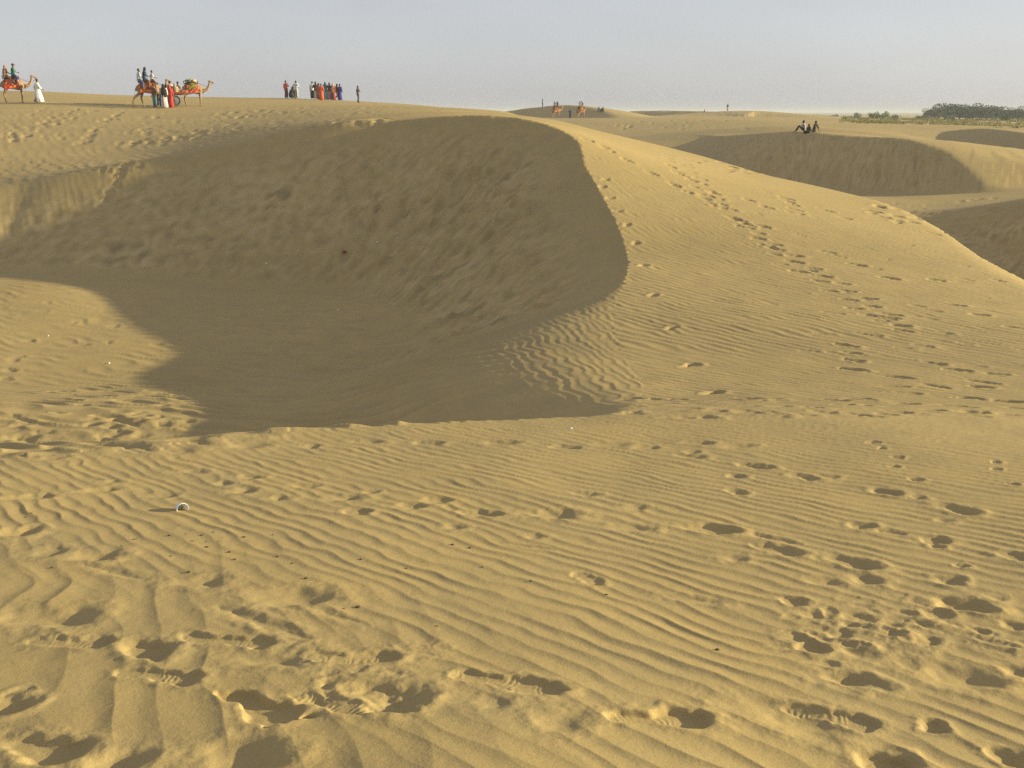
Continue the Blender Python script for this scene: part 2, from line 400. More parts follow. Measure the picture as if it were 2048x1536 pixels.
def add_ripples(X, Y, Z):
    R = np.sqrt(X * X + Y * Y)
    n1 = 0.5 * noise(X / 0.8, Y / 0.8, 31)
    n2 = noise(X / 3.0, Y / 3.0, 32)
    ins = DRIM > 0
    H = np.zeros(X.shape)
    near = ~ins & (Y < 12.5)
    mB = sstep(0.5, -1.1, X + 0.5 * (Y - 2.6) + n1) * sstep(4.2, 3.0, Y + n1)
    mA = (1 - mB)
    mC1 = sstep(6.8, 9.0, Y + 0.6 * n2)
    mC = sstep(10.5, 14.0, Y + n2)
    def put(mask, w, *a, **k):
        if mask.any(): H[mask] += (ripple(X[mask], Y[mask], *a, **k) * w[mask])
    put(near & (mB > 0), mB * .58, -68, .145, 41, wav=1.35)
    put(near & (mA > 0) & (mC1 < 1), mA * (1 - mC1), -48, .088, 51, wav=1.0)
    put(~ins & (Y < 15) & (mC1 > 0) & (mC < 1), mC1 * (1 - mC), -55, .128, 61)
    fade = sstep(42, 26, Y) * 1.0 + 0.1
    out = ~ins & (Y < 44) & (X > -4)
    put(out & (mC > 0), mC * fade, -60, .19, 71)
    left = ~ins & (Y > 20) & (Y < 70) & (X <= -4)
    put(left, np.ones(X.shape) * .35, -60, .5, 81)
    # inside the hollow
    gentle = ins & (LEE < 0.9)
    mD = (1 - LEE) * ins * sstep(-2.4, -0.4, X) * sstep(19.5, 17.0, Y)
    put(gentle & (mD > 0), mD * .8, -80, .135, 91, wav=1.3)
    mE = (1 - LEE) * ins * (1 - sstep(-1.6, 0.4, X) * sstep(19.5, 17.0, Y))
    mE = mE * (1 - .68 * sstep(-5.5, -8.5, X))
    put(gentle & (mE > 0), mE * 2.3, -20, .36, 95, wav=2.0)
    # slip faces: scalloped terraces and avalanche streaks
    m = ins & (LEE > 0.02)
    if m.any():
        x, y, d = X[m], Y[m], DRIM[m]
        a = math.radians(215)                      # streaks run down to the left and towards the camera
        p = x * math.cos(a) + y * math.sin(a); q = -x * math.sin(a) + y * math.cos(a)
        wq = q + 0.5 * noise(p / 2.0, q / 1.2, 101)
        streak = noise(p / 3.2, wq / 0.55, 102) + 0.6 * noise(p / 1.4, wq / 0.30, 103)
        ph = p / 0.95 + 1.6 * noise(p / 1.8, q / 1.1, 104) + 0.9 * noise(p / .8, q / .55, 105)
        th = 2 * math.pi * ph
        sc = (np.sin(th) - 0.3 * np.sin(2 * th)) * np.clip(0.45 + 1.3 * noise(p / 2.6, q / 2.2, 106), 0.0, 1.2)
        smooth = sstep(0.3, 2.6, d)
        quiet = 1 - 0.95 * sstep(-8.5, -13.0, x)
        mix = sstep(-7.5, -4.0, x + 1.2 * noise(x / 2.5, y / 2.5, 108))
        lobe = (1 - mix) * ripple(x, y, 6, .62, 301, wav=2.4) * 2.2 + mix * (ripple(x, y, 48, .56, 305, wav=2.2) * 2.4 + ripple(x, y, 80, .40, 309, wav=2.0) * 1.2)
        H[m] += LEE[m] * smooth * quiet * (0.05 * streak + lobe * np.clip(.75 + 1.2 * noise(x / 1.7, y / 1.7, 313), .1, 1.5) + 0.03 * sc + 0.03 * fbm(x / .45, y / .45, 107, 2))
        wx, wy = .35 * noise(x / .9, y / .9, 321), .35 * noise(x / .9, y / .9, 322)
        a2 = math.radians(228); p2 = x * math.cos(a2) + y * math.sin(a2); q2 = -x * math.sin(a2) + y * math.cos(a2)
        ce = (1 - mix) * dimples(x / .58 + wx, d / .50 + wy, 3) + mix * dimples(p2 / .90 + wx, q2 / .32 + wy, 9)
        ce2 = dimples(p2 / .55 + wy, q2 / .30 + wx, 17)
        H[m] += LEE[m] * smooth * quiet * (0.36 * np.minimum(ce, .7) * np.clip(.7 + 1.3 * noise(x / 2.1, y / 2.1, 323), 0.05, 1.4) + mix * .14 * np.minimum(ce2, .7))
        H[m] += LEE[m] * (1 - quiet) * ripple(x, y, -62, .24, 109) * .28
    m = ~ins & (LEE > 0.02)
    if m.any():
        x, y = X[m], Y[m]
        H[m] += LEE[m] * (0.07 * fbm(x / 1.4, y / 2.6, 111, 3) + 0.05 * fbm(x / .5, y / .7, 112, 2)) * np.clip(R[m] / 50, .4, 1.0) * sstep(95, 70, R[m])
    # gentle unevenness everywhere
    H += 0.010 * fbm(X / 0.9, Y / 0.9, 121, 2) * sstep(50, 3, R) + 0.03 * noise(X / 3.1, Y / 3.1, 122) * sstep(2, 12, R) * (1 - LEE)
    return Z + H

Z1 = add_ripples(X, Y, Z0)
# slip-face relief shade put into the sand colour as pale and dark streaks
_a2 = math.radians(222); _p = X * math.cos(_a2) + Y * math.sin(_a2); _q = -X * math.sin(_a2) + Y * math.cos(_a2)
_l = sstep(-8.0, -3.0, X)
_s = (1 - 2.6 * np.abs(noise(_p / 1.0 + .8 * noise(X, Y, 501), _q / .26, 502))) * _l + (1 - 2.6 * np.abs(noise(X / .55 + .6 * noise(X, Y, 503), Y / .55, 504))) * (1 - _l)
SHADE_GRAIN = .75 * (_s - .35) * np.clip(.75 + 1.3 * noise(X / 2.4, Y / 2.4, 507), .2, 1.4)
SHADE_GRAIN = LEE * sstep(0.2, 2.5, np.where(DRIM > 0, DRIM, 2.5)) * (SHADE_GRAIN + .5 * noise(_p / .5, _q / .16, 505) + .5 * fbm(X / .35, Y / .35, 506, 2)) * sstep(140, 60, np.hypot(X, Y))
SHADE_GRAIN = SHADE_GRAIN - (1 - LEE) * np.clip(-(Z1 - Z0) / .008 + .5 * noise(X / .5, Y / .5, 508), 0, 1) * .24 * sstep(30, 12, Y)     # darker grains gather in the troughs

RIP = Z1 - Z0

# -- prints: (x0, y0, x1, y1) pixels of the long axis in the photograph, width and depth in metres, kind
SOFT, SHOE, DEEP, FOOT, DRAG = 'soft', 'shoe', 'deep', 'foot', 'drag'
PRINTS = [
    (-20, 1228, 190, 1240, .17, .050, SOFT), (45, 1282, 235, 1285, .115, .030, SHOE), (255, 1278, 335, 1318, .13, .050, DEEP), (350, 1272, 550, 1288, .12, .030, SHOE),
    (445, 1312, 640, 1318, .13, .038, SOFT), (605, 1312, 800, 1316, .13, .034, SHOE), (228, 1340, 410, 1362, .105, .026, SHOE), (440, 1378, 585, 1442, .13, .036, FOOT),
    (575, 1388, 755, 1424, .105, .018, SHOE), (690, 1368, 850, 1405, .19, .060, DEEP), (330, 1163, 455, 1166, .14, .034, SOFT), (475, 1192, 690, 1196, .17, .050, SOFT),
    (420, 1208, 640, 1285, .06, .022, DRAG), (610, 1212, 745, 1252, .04, .014, DRAG), (900, 1345, 1135, 1382, .13, .038, SHOE), (935, 1397, 1025, 1412, .10, .016, SOFT),
    (1045, 1436, 1185, 1450, .17, .026, SOFT), (1200, 1432, 1432, 1440, .16, .050, SHOE), (1430, 1400, 1690, 1462, .19, .036, SOFT), (1555, 1412, 1762, 1452, .125, .032, SHOE),
    (1832, 1438, 1898, 1466, .11, .034, DEEP), (1552, 1268, 1620, 1280, .12, .030, SOFT), (1585, 1285, 1660, 1305, .13, .050, DEEP), (1600, 1352, 1735, 1362, .17, .038, SOFT),
    (1655, 1350, 1790, 1378, .09, .034, SOFT), (1810, 1342, 2005, 1362, .16, .045, SOFT), (1860, 1198, 1990, 1222, .18, .070, DEEP), (1695, 1512, 1840, 1545, .15, .070, DEEP),
    (1960, 1500, 2070, 1530, .13, .045, DEEP), (1555, 1196, 1618, 1210, .10, .026, DEEP), (1590, 1222, 1655, 1236, .10, .026, SOFT), (1680, 1226, 1750, 1246, .12, .030, DEEP),
    (1740, 1258, 1805, 1272, .11, .026, SOFT), (1640, 1258, 1705, 1276, .10, .024, DEEP), (1820, 1272, 1885, 1290, .11, .026, DEEP), (1845, 1216, 1900, 1240, .12, .034, DEEP), (1665, 1285, 1745, 1320, .10, .024, SOFT),
    (1930, 1255, 1975, 1266, .10, .024, DEEP), (1990, 1330, 2060, 1350, .12, .03, SOFT), (2000, 1240, 2060, 1262, .11, .03, DEEP), (1940, 1220, 2000, 1228, .08, .02, SOFT),
    (-10, 1478, 170, 1515, .14, .055, DEEP), (-30, 1400, 40, 1425, .15, .045, DEEP), (175, 1516, 285, 1540, .15, .04, SOFT), (370, 1506, 570, 1528, .17, .05, SOFT), (-10, 1398, 80, 1370, .04, .012, DRAG),
    (1035, 1029, 1165, 1031, .16, .050, SOFT), (1340, 1052, 1485, 1062, .14, .050, DEEP), (1480, 1062, 1615, 1092, .05, .020, DRAG), (1210, 1052, 1312, 1060, .12, .030, SOFT),
    (1500, 1086, 1605, 1112, .12, .045, DEEP), (1645, 1110, 1768, 1140, .14, .055, DEEP), (1430, 1105, 1492, 1122, .11, .024, SOFT), (1612, 1152, 1685, 1172, .12, .026, SOFT), (1680, 1152, 1772, 1166, .15, .040, SOFT),
    (1690, 1046, 1750, 1056, .13, .040, DEEP), (1740, 1058, 1830, 1072, .06, .020, DRAG), (1830, 1074, 1908, 1086, .12, .034, DEEP), (1848, 1088, 1890, 1096, .11, .028, SOFT), (1988, 1104, 2070, 1120, .14, .050, DEEP),
    (1865, 1006, 1958, 1030, .14, .060, DEEP), (1872, 1034, 1902, 1046, .10, .026, SOFT), (1735, 976, 1805, 990, .13, .050, DEEP), (1818, 990, 1852, 998, .12, .034, SOFT), (1575, 947, 1640, 960, .12, .045, DEEP),
    (1625, 946, 1672, 957, .10, .030, SOFT), (1465, 927, 1555, 936, .12, .045, DEEP), (1452, 950, 1492, 955, .11, .034, DEEP), (1455, 977, 1492, 990, .11, .034, DEEP), (1342, 908, 1412, 916, .12, .034, DEEP), (1362, 901, 1402, 906, .12, .030, DEEP),
    (1095, 893, 1168, 896, .13, .034, DEEP), (1170, 886, 1262, 890, .13, .030, SOFT), (1258, 896, 1322, 894, .12, .030, DEEP), (1350, 883, 1428, 886, .13, .040, DEEP), (1418, 893, 1512, 891, .13, .034, SOFT), (950, 886, 1042, 888, .15, .034, SOFT),
    (820, 886, 892, 887, .13, .034, DEEP), (688, 883, 772, 884, .13, .030, SOFT), (590, 893, 645, 893, .12, .028, SOFT), (1730, 884, 1762, 886, .13, .030, DEEP), (1750, 896, 1775, 898, .12, .030, DEEP), (1778, 913, 1808, 918, .12, .034, DEEP),
    (1772, 933, 1802, 934, .11, .030, DEEP), (1812, 957, 1848, 962, .12, .034, DEEP), (1978, 922, 2004, 926, .11, .034, DEEP), (1978, 936, 2004, 940, .11, .030, DEEP), (2008, 966, 2040, 971, .11, .034, DEEP), (1850, 1152, 1930, 1166, .14, .04, SOFT), (1905, 1127, 1942, 1133, .10, .024, DEEP),
    (1150, 1143, 1202, 1170, .10, .022, SHOE), (1305, 1188, 1455, 1206, .08, .022, SOFT), (1000, 1085, 1118, 1102, .035, .014, DRAG),
    (-20, 1062, 80, 1063, .16, .045, DEEP), (40, 1107, 140, 1102, .13, .030, SOFT), (132, 1112, 245, 1112, .15, .045, SOFT), (150, 1125, 305, 1162, .05, .014, DRAG), (-10, 997, 112, 993, .12, .034, DEEP), (140, 986, 245, 977, .10, .034, SOFT),
    (280, 992, 362, 989, .10, .030, SOFT), (325, 946, 418, 942, .10, .030, SOFT), (190, 966, 245, 961, .09, .024, SOFT), (440, 981, 515, 983, .13, .040, SOFT), (525, 996, 585, 996, .14, .034, SOFT), (640, 996, 730, 996, .14, .040, SOFT),
    (680, 1021, 740, 1026, .13, .036, DEEP), (470, 951, 525, 956, .12, .030, SOFT), (760, 1013, 862, 1013, .11, .034, SOFT), (830, 1001, 912, 1001, .11, .030, SOFT), (915, 1023, 1008, 1031, .13, .045, DEEP), (880, 1051, 928, 1056, .13, .026, SOFT), (720, 981, 757, 986, .11, .026, SOFT),
    (420, 968, 470, 966, .11, .03, SOFT), (570, 970, 640, 974, .10, .026, SOFT), (60, 920, 140, 912, .12, .03, SOFT), (1140, 985, 1200, 992, .10, .02, SOFT), (1240, 1012, 1300, 1020, .09, .018, SOFT), (1040, 1070, 1090, 1075, .09, .016, SOFT),
]
_e = ray_ground([(p[0], p[1]) for p in PRINTS] + [(p[2], p[3]) for p in PRINTS])
_n = len(PRINTS)
STAMPS = []
for i, p in enumerate(PRINTS):
    STAMPS.append((_e[i], _e[_n + i], p[4], p[5], p[6]))

# footprints far off on the right-hand slope and beside the crest: pixel of each, from left to right
FAR = [(690, 325), (690, 340), (690, 355), (705, 385), (745, 420), (760, 435), (880, 350), (845, 360), (800, 372), (795, 385), (820, 415), (875, 455), (825, 467), (890, 488), (860, 515), (925, 527), (905, 558), (905, 577), (970, 575),
       (1000, 612), (980, 630), (1060, 690), (1155, 730), (1130, 745), (1215, 780), (1205, 810), (1310, 848), (1315, 872), (1260, 852), (1310, 905), (1420, 912), (1425, 950), (1455, 1005), (1545, 990), (1585, 1032), (1575, 1060), (1705, 1075),
       (1735, 1118), (1630, 1115), (1850, 1160), (1880, 1208), (1745, 1168), (1775, 1220), (1985, 1255), (1955, 1280), (1870, 1260), (2040, 1320), (800, 540), (720, 495), (590, 428), (450, 352), (335, 290), (300, 267), (215, 232), (1240, 740),
       (1160, 585), (1615, 890), (1790, 963), (1975, 1042), (1430, 640), (1430, 660), (1420, 610), (1385, 590), (1380, 575), (1265, 628), (1610, 643), (1710, 687), (1040, 640), (1100, 705), (950, 545), (935, 605)]
FARP = [(1100 + a / 2.926, 200 + b / 2.926) for a, b in FAR]
FARP += [(1775, 635), (1803, 660), (1800, 650), (1845, 690), (1865, 725), (1912, 740), (1960, 775), (1993, 748), (1705, 720), (1700, 705), (1706, 740), (1690, 690), (1735, 668), (1880, 664), (1905, 610), (1958, 630), (2030, 655), (1870, 560)]
CRESTP = [(315, 465), (300, 508), (348, 573), (390, 648), (445, 730), (492, 835), (535, 970), (597, 1140), (697, 1335)]
CRESTP = [(1102 + a / 2.926, 200 + b / 2.926) for a, b in CRESTP] + [(1379, 732), (1425, 785)]
_g = ray_ground(FARP)
for c in _g:
    a = math.radians(rng.normal(-42, 9)); L = rng.uniform(.34, .50); s = 0.6 + c[1] / 38
    dv = np.array([math.cos(a), math.sin(a)]) * L / 2 * s
    STAMPS.append((c - dv, c + dv, .17 * s, rng.uniform(.05, .085) * s, DEEP))
_g = ray_ground(CRESTP)
for c in _g:
    a = math.radians(rng.normal(55, 12)); L = .36
    dv = np.array([math.cos(a), math.sin(a)]) * L / 2
    STAMPS.append((c - dv, c + dv, .20, .065, DEEP))

def scatter(n, box, lens, wid, dep, deg, spread, kind=SOFT):
    P = np.stack([rng.uniform(box[0], box[2], n), rng.uniform(box[1], box[3], n)], 1)
    for c in ray_ground(P):
        a = math.radians(rng.normal(deg, spread)); L = rng.uniform(*lens); w = rng.uniform(*wid)
        dv = np.array([math.cos(a), math.sin(a)]) * L / 2
        STAMPS.append((c - dv, c + dv, w, rng.uniform(*dep), kind))

def track(pts, n, jitter, lens, wid, dep):
    L = catmull(np.array(pts, float), 12)
    t = np.linspace(0, len(L) - 1, n)
    P = np.stack([np.interp(t, np.arange(len(L)), L[:, 0]), np.interp(t, np.arange(len(L)), L[:, 1])], 1) + rng.normal(0, 1, (n, 2)) * jitter
    for c in ray_ground(P):
        a = rng.uniform(0, math.pi); ll = rng.uniform(*lens); w = rng.uniform(*wid)
        dv = np.array([math.cos(a), math.sin(a)]) * ll / 2
        STAMPS.append((c - dv, c + dv, w, rng.uniform(*dep), DEEP))

# tracks over the plateau
scatter(80, (0, 215, 150, 280), (.5, .9), (.35, .6), (.05, .11), 0, 60)
track([(0, 278), (60, 255), (130, 232), (190, 218), (260, 208)], 34, (8, 3), (.5, .9), (.4, .6), (.07, .14))
track([(20, 283), (70, 262), (120, 246), (150, 238)], 22, (6, 2), (.5, .9), (.4, .6), (.07, .14))
track([(160, 285), (195, 258), (220, 238), (250, 222)], 17, (4, 2), (.6, 1.1), (.45, .7), (.10, .18))
track([(255, 290), (290, 272), (303, 255), (315, 235)], 8, (4, 2), (.6, 1.1), (.45, .7), (.10, .18))
track([(255, 293), (330, 278), (380, 268), (440, 232), (480, 225)], 34, (10, 4), (.5, 1.0), (.4, .6), (.08, .15))
track([(380, 272), (430, 258), (480, 240), (520, 222)], 22, (8, 3), (.5, .9), (.4, .6), (.07, .14))
scatter(170, (430, 206, 760, 248), (.5, .9), (.35, .6), (.05, .11), 0, 60)
scatter(60, (560, 205, 1000, 228), (.5, 1.0), (.4, .7), (.05, .10), 0, 60)
scatter(80, (250, 212, 520, 270), (.5, .9), (.35, .6), (.04, .09), 0, 60)
track([(330, 282), (420, 268), (520, 256), (600, 246), (700, 238)], 60, (4, 1.5), (.3, .6), (.25, .4), (.04, .09))
scatter(80, (0, 320, 280, 345), (.3, .5), (.2, .3), (.03, .05), 0, 60)
# the lit floor of the hollow and the near edge of it
scatter(50, (0, 800, 520, 905), (.3, .6), (.18, .32), (.02, .05), 0, 35)
scatter(26, (0, 560, 320, 800), (.3, .5), (.2, .3), (.02, .05), 0, 40)
scatter(60, (300, 520, 700, 800), (.3, .6), (.2, .35), (.02, .05), 0, 40)
track([(200, 835), (250, 838), (300, 842), (350, 848)], 7, (8, 6), (.4, .6), (.22, .32), (.03, .06))
# wall steps on the left
track([(250, 332), (238, 350), (225, 372), (212, 395), (205, 415)], 9, (2, 1), (.5, .7), (.25, .35), (.05, .08))
# stray marks on the right-hand slope and around
scatter(44, (1450, 330, 2000, 640), (.3, .5), (.10, .16), (.02, .04), -45, 12, DEEP)
scatter(22, (1600, 480, 2048, 800), (.3, .45), (.10, .15), (.02, .04), -40, 15, DEEP)
scatter(70, (1230, 796, 2048, 836), (.25, .42), (.12, .18), (.025, .05), -20, 25, DEEP)
scatter(46, (1440, 316, 1530, 346), (.4, .7), (.3, .45), (.05, .10), 0, 60, DEEP)
scatter(90, (1740, 395, 2048, 450), (.4, .8), (.3, .5), (.05, .11), 0, 60, DEEP)
scatter(12, (1862, 446, 1915, 466), (.4, .7), (.3, .4), (.05, .10), 0, 60, DEEP)
scatter(34, (1560, 1180, 1920, 1330), (.06, .14), (.05, .09), (.006, .016), 0, 60, DEEP)
scatter(22, (1700, 1190, 2048, 1300), (.08, .16), (.05, .09), (.006, .016), -20, 40, DEEP)
scatter(30, (600, 1290, 900, 1420), (.05, .12), (.04, .07), (.004, .010), -20, 40, SOFT)
scatter(90, (1200, 238, 1500, 258), (.6, 1.2), (.5, .9), (.08, .2), 0, 60, DEEP)

TANA = math.tan(AZ)
def stamp(Z, p0, p1, wid, dep, kind, seed):
    c = (p0 + p1) / 2; ax = p1 - p0; L = float(np.hypot(*ax)); ax = ax / max(L, 1e-6)
    if kind == SOFT and c[1] < 9: wid, dep = wid * 1.25, dep * .98
    if kind == DRAG: wid, dep = wid * 1.5, dep * .7
    dep = dep * (0.46 if c[1] < 9 else 0.62 if c[1] < 40 else 0.55)
    if L < 1e-3 or c[1] < 0.3: return
    wid = min(wid, L * 0.9) if kind != DRAG else wid
    ext = L / 2 + 0.12 + wid
    r = float(np.hypot(*c))
    i0, i1 = np.searchsorted(RR, r - ext), np.searchsorted(RR, r + ext)
    tx0, tx1 = (c[0] - ext) / max(c[1] - (0 if c[0] < ext else ext), .3), (c[0] + ext) / max(c[1] - (ext if c[0] > -ext else 0), .3)
    if c[0] - ext < 0: tx0 = (c[0] - ext) / max(c[1] - ext, .3)
    if c[0] + ext < 0: tx1 = (c[0] + ext) / (c[1] + ext)
    if c[0] - ext > 0: tx0 = (c[0] - ext) / (c[1] + ext)
    j0 = int(np.clip((tx0 / TANA + 1) / 2 * (n_az - 1), 0, n_az - 1)); j1 = int(np.clip((tx1 / TANA + 1) / 2 * (n_az - 1) + 2, 0, n_az))
    if i1 <= i0 or j1 <= j0: return
    sl = (slice(i0, i1), slice(j0, j1))
    x, y = X[sl] - c[0], Y[sl] - c[1]
    px = x * ax[0] + y * ax[1]; py = -x * ax[1] + y * ax[0]
    sc = wid
    px = px + 0.22 * sc * noise(x / (.8 * sc), y / (.8 * sc), seed) + 0.10 * sc * noise(x / (.28 * sc), y / (.28 * sc), seed + 5)
    py = py + 0.26 * sc * noise(x / (.9 * sc), y / (.9 * sc), seed + 1) + 0.10 * sc * noise(x / (.3 * sc), y / (.3 * sc), seed + 6)
    un = px / (L / 2)                                           # -1 heel .. 1 toe
    hw = wid / 2
    if kind in (SHOE, FOOT):
        prof = hw * (0.86 + 0.16 * np.clip(un, -1, 1) - 0.24 * np.exp(-((un + 0.15) / 0.28) ** 2))
        if kind == FOOT: prof = prof * (1 - 0.15 * sstep(-.2, -.9, un))
    else:
        prof = hw * (1 + 0.12 * np.sin(3.1 * un + seed))
    core = np.maximum(L / 2 - hw, 0)
    ex = np.maximum(np.abs(px) - core, 0)
    sd = np.sqrt(ex * ex + (py * hw / prof) ** 2) - hw                   # signed distance to the outline
    if kind in (SOFT, DEEP):                                             # slumped prints are egg-shaped
        sd = 0.35 * sd + 0.65 * (np.sqrt(un * un + (py / (prof * (1 + 0.22 * np.clip(un, -1, 1)))) ** 2) - 1) * hw
    if kind == DRAG: sd = sd + hw * 0.9 * np.abs(un) ** 2
    edge = {SOFT: 0.85, SHOE: 0.40, DEEP: 0.55, FOOT: 0.38, DRAG: 0.9}[kind] * hw
    t = np.clip(-sd / edge, 0, 1)
    bowl = t * t * (3 - 2 * t)
    cut = bowl * (0.8 + 0.2 * np.clip(-sd / hw, 0, 1))
    if kind == SOFT: cut = cut * (0.14 + 1.1 * np.clip(un + 1, 0, 2) / 2)
    if kind == DEEP: cut = cut * (0.40 + 0.65 * np.clip(un + 1, 0, 2) / 2 + 0.15 * np.sin(1.6 * un + seed))
    rim = np.exp(-((sd - 0.18 * hw) / (0.34 * hw)) ** 2) * (0.65 + 0.7 * noise(x / (.6 * hw + .02), y / (.6 * hw + .02), seed + 3) + 0.35 * un)
    keep = 1 - 0.85 * np.clip(bowl + 0.35 * np.exp(-(np.maximum(sd, 0) / hw) ** 2), 0, 1)     # the foot wipes the ripples out
    h = -dep * cut + 0.22 * dep * np.clip(rim, -0.2, 2)
    if kind == SHOE: h = h + dep * .45 * bowl * np.clip(.5 - .5 * un, 0, 1)
    if kind == SHOE:
        bar = 0.5 + 0.5 * np.sin(2 * math.pi * px / 0.017 + 1.2 * np.sin(py / hw * 1.4))
        h = h + 0.0013 * np.clip(bar * 1.5 - .2, 0, 1) * sstep(0.3, 0.75, t) * np.clip(0.5 + 2.2 * noise(x / .05, y / .05, seed + 9), 0, 1) * (1 - 0.8 * np.exp(-((un + 0.22) / 0.10) ** 2)) * (py > -hw * .95)
    if kind == FOOT:
        for k in range(5):
            tx, ty, tr = L / 2 + .008 - .006 * k * k * .35, hw * (.72 - .36 * k), (.017 if k == 0 else .0105)
            h = h - 0.022 * np.exp(-(((px - tx) ** 2 + (py - ty) ** 2) / (tr * tr)))
    if r < 9 and kind != DRAG: h = h + (.0015 * noise(x / .032, y / .032, seed + 21) + .0006 * noise(x / .014, y / .014, seed + 22)) * np.exp(-((sd - .1 * hw) / (.55 * hw)) ** 2)
    if kind == DRAG: h = h + 0.3 * dep * (1 + 1.6 * noise(px / .06, py / .06, seed + 11)) * np.exp(-((np.abs(py) - hw * 1.3) / (hw * .5)) ** 2) * sstep(L / 2 + .04, L / 2 - .06, np.abs(px))
    Z[sl] = Z[sl] - RIP[sl] * (1 - keep) * (Y[sl] < 20) + h

Zf = Z1
for k, s in enumerate(STAMPS):
    stamp(Zf, s[0], s[1], s[2], s[3], s[4], 200 + k * 1.37)
# ------------------------------------------------------------------ materials
def new_mat(name):
    m = bpy.data.materials.new(name); m.use_nodes = True
    return m, m.node_tree.nodes, m.node_tree.links, m.node_tree.nodes['Principled BSDF']

def sand_material():
    m, n, l, b = new_mat('sand')
    b.inputs['Roughness'].default_value = 0.95
    b.inputs['Specular IOR Level'].default_value = 0.08
    geo_ = n.new('ShaderNodeNewGeometry')
    def tex(scale, detail, rough=0.6):
        t = n.new('ShaderNodeTexNoise'); t.inputs['Scale'].default_value = scale
        t.inputs['Detail'].default_value = detail; t.inputs['Roughness'].default_value = rough
        l.new(geo_.outputs['Position'], t.inputs['Vector']); return t
    big, mid, fine = tex(0.16, 3), tex(2.2, 4), tex(260.0, 3, .8)
    def mixc(f, a, c2):
        x = n.new('ShaderNodeMix'); x.data_type = 'RGBA'
        l.new(f, x.inputs[0]); 
        if isinstance(a, tuple): x.inputs[6].default_value = a
        else: l.new(a, x.inputs[6])
        if isinstance(c2, tuple): x.inputs[7].default_value = c2
        else: l.new(c2, x.inputs[7])
        return x.outputs[2]
    def ramp(f, lo, hi):
        r = n.new('ShaderNodeMapRange'); r.inputs[1].default_value = lo; r.inputs[2].default_value = hi
        l.new(f, r.inputs[0]); return r.outputs[0]
    c = mixc(ramp(big.outputs['Fac'], .35, .65), (.366, .271, .118, 1), (.414, .305, .136, 1))
    c = mixc(ramp(mid.outputs['Fac'], .3, .75), c, (.338, .259, .127, 1))
    at = n.new('ShaderNodeAttribute'); at.attribute_name = 'shade_grain'  # painted relief shade of the slip faces, plus the dark trough grains
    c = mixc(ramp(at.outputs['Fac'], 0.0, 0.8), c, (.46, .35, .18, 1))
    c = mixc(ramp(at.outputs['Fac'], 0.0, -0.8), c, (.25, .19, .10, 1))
    h = n.new('ShaderNodeMapRange'); h.inputs[1].default_value = .28; h.inputs[2].default_value = .72; h.inputs[3].default_value = 0.70; h.inputs[4].default_value = 1.28
    l.new(fine.outputs['Fac'], h.inputs[0])
    mul = n.new('ShaderNodeMix'); mul.data_type = 'RGBA'; mul.blend_type = 'MULTIPLY'; mul.inputs[0].default_value = 1.0
    l.new(c, mul.inputs[6])
    cmb = n.new('ShaderNodeCombineColor')
    for i in range(3): l.new(h.outputs[0], cmb.inputs[i])
    l.new(cmb.outputs[0], mul.inputs[7])
    l.new(mul.outputs[2], b.inputs['Base Color'])
    bump = n.new('ShaderNodeBump'); bump.inputs['Strength'].default_value = 0.35; bump.inputs['Distance'].default_value = 0.0016
    t2 = tex(140.0, 4, .7)
    l.new(t2.outputs['Fac'], bump.inputs['Height'])
    bump2 = n.new('ShaderNodeBump'); bump2.inputs['Strength'].default_value = 0.30; bump2.inputs['Distance'].default_value = 0.012
    t3 = tex(11.0, 5, .62)
    l.new(t3.outputs['Fac'], bump2.inputs['Height'])
    l.new(bump2.outputs['Normal'], bump.inputs['Normal'])
    l.new(bump.outputs['Normal'], b.inputs['Normal'])
    return m
SAND = sand_material()

def grid_mesh(name, X, Y, Z, mat):
    nr, nc = X.shape
    me = bpy.data.meshes.new(name)
    co = np.stack([X, Y, Z], -1).reshape(-1, 3).astype(np.float32)
    i = (np.arange(nr - 1)[:, None] * nc + np.arange(nc - 1)[None]).ravel()
    q = np.stack([i, i + 1, i + nc + 1, i + nc], -1).astype(np.int32)
    me.vertices.add(len(co)); me.vertices.foreach_set('co', co.ravel())
    me.loops.add(q.size); me.loops.foreach_set('vertex_index', q.ravel())
    me.polygons.add(len(q)); me.polygons.foreach_set('loop_start', np.arange(0, q.size, 4, dtype=np.int32))
    me.polygons.foreach_set('use_smooth', np.ones(len(q), bool))
    me.update(calc_edges=True)
    me.materials.append(mat)
    o = bpy.data.objects.new(name, me); COL.objects.link(o)
    o['kind'] = 'structure'
    return o

go_ = grid_mesh('sand_ground', X, Y, Zf, SAND)
at_ = go_.data.attributes.new('shade_grain', 'FLOAT', 'POINT')
at_.data.foreach_set('value', SHADE_GRAIN.ravel().astype(np.float32))
# coarser sand out of the frame and behind the camera, then the plain to the horizon
g2 = geo(0.95, 330.0, 90)
side = np.concatenate([np.linspace(AZ, math.pi, 34)])
for sgn in (1, -1):
    a2 = side if sgn > 0 else -side[::-1]
    Xs, Ys = g2[:, None] * np.sin(a2)[None], g2[:, None] * np.cos(a2)[None]
    grid_mesh('sand_ground', Xs, Ys, base_height(Xs, Ys), SAND)
a3 = np.linspace(-math.pi, math.pi, 361)
r3 = geo(329.5, 7000.0, 60)
X3, Y3 = r3[:, None] * np.sin(a3)[None], r3[:, None] * np.cos(a3)[None]
Z3 = base_height(X3, Y3) - 0.02
grid_mesh('desert_plain', X3, Y3, Z3, SAND)
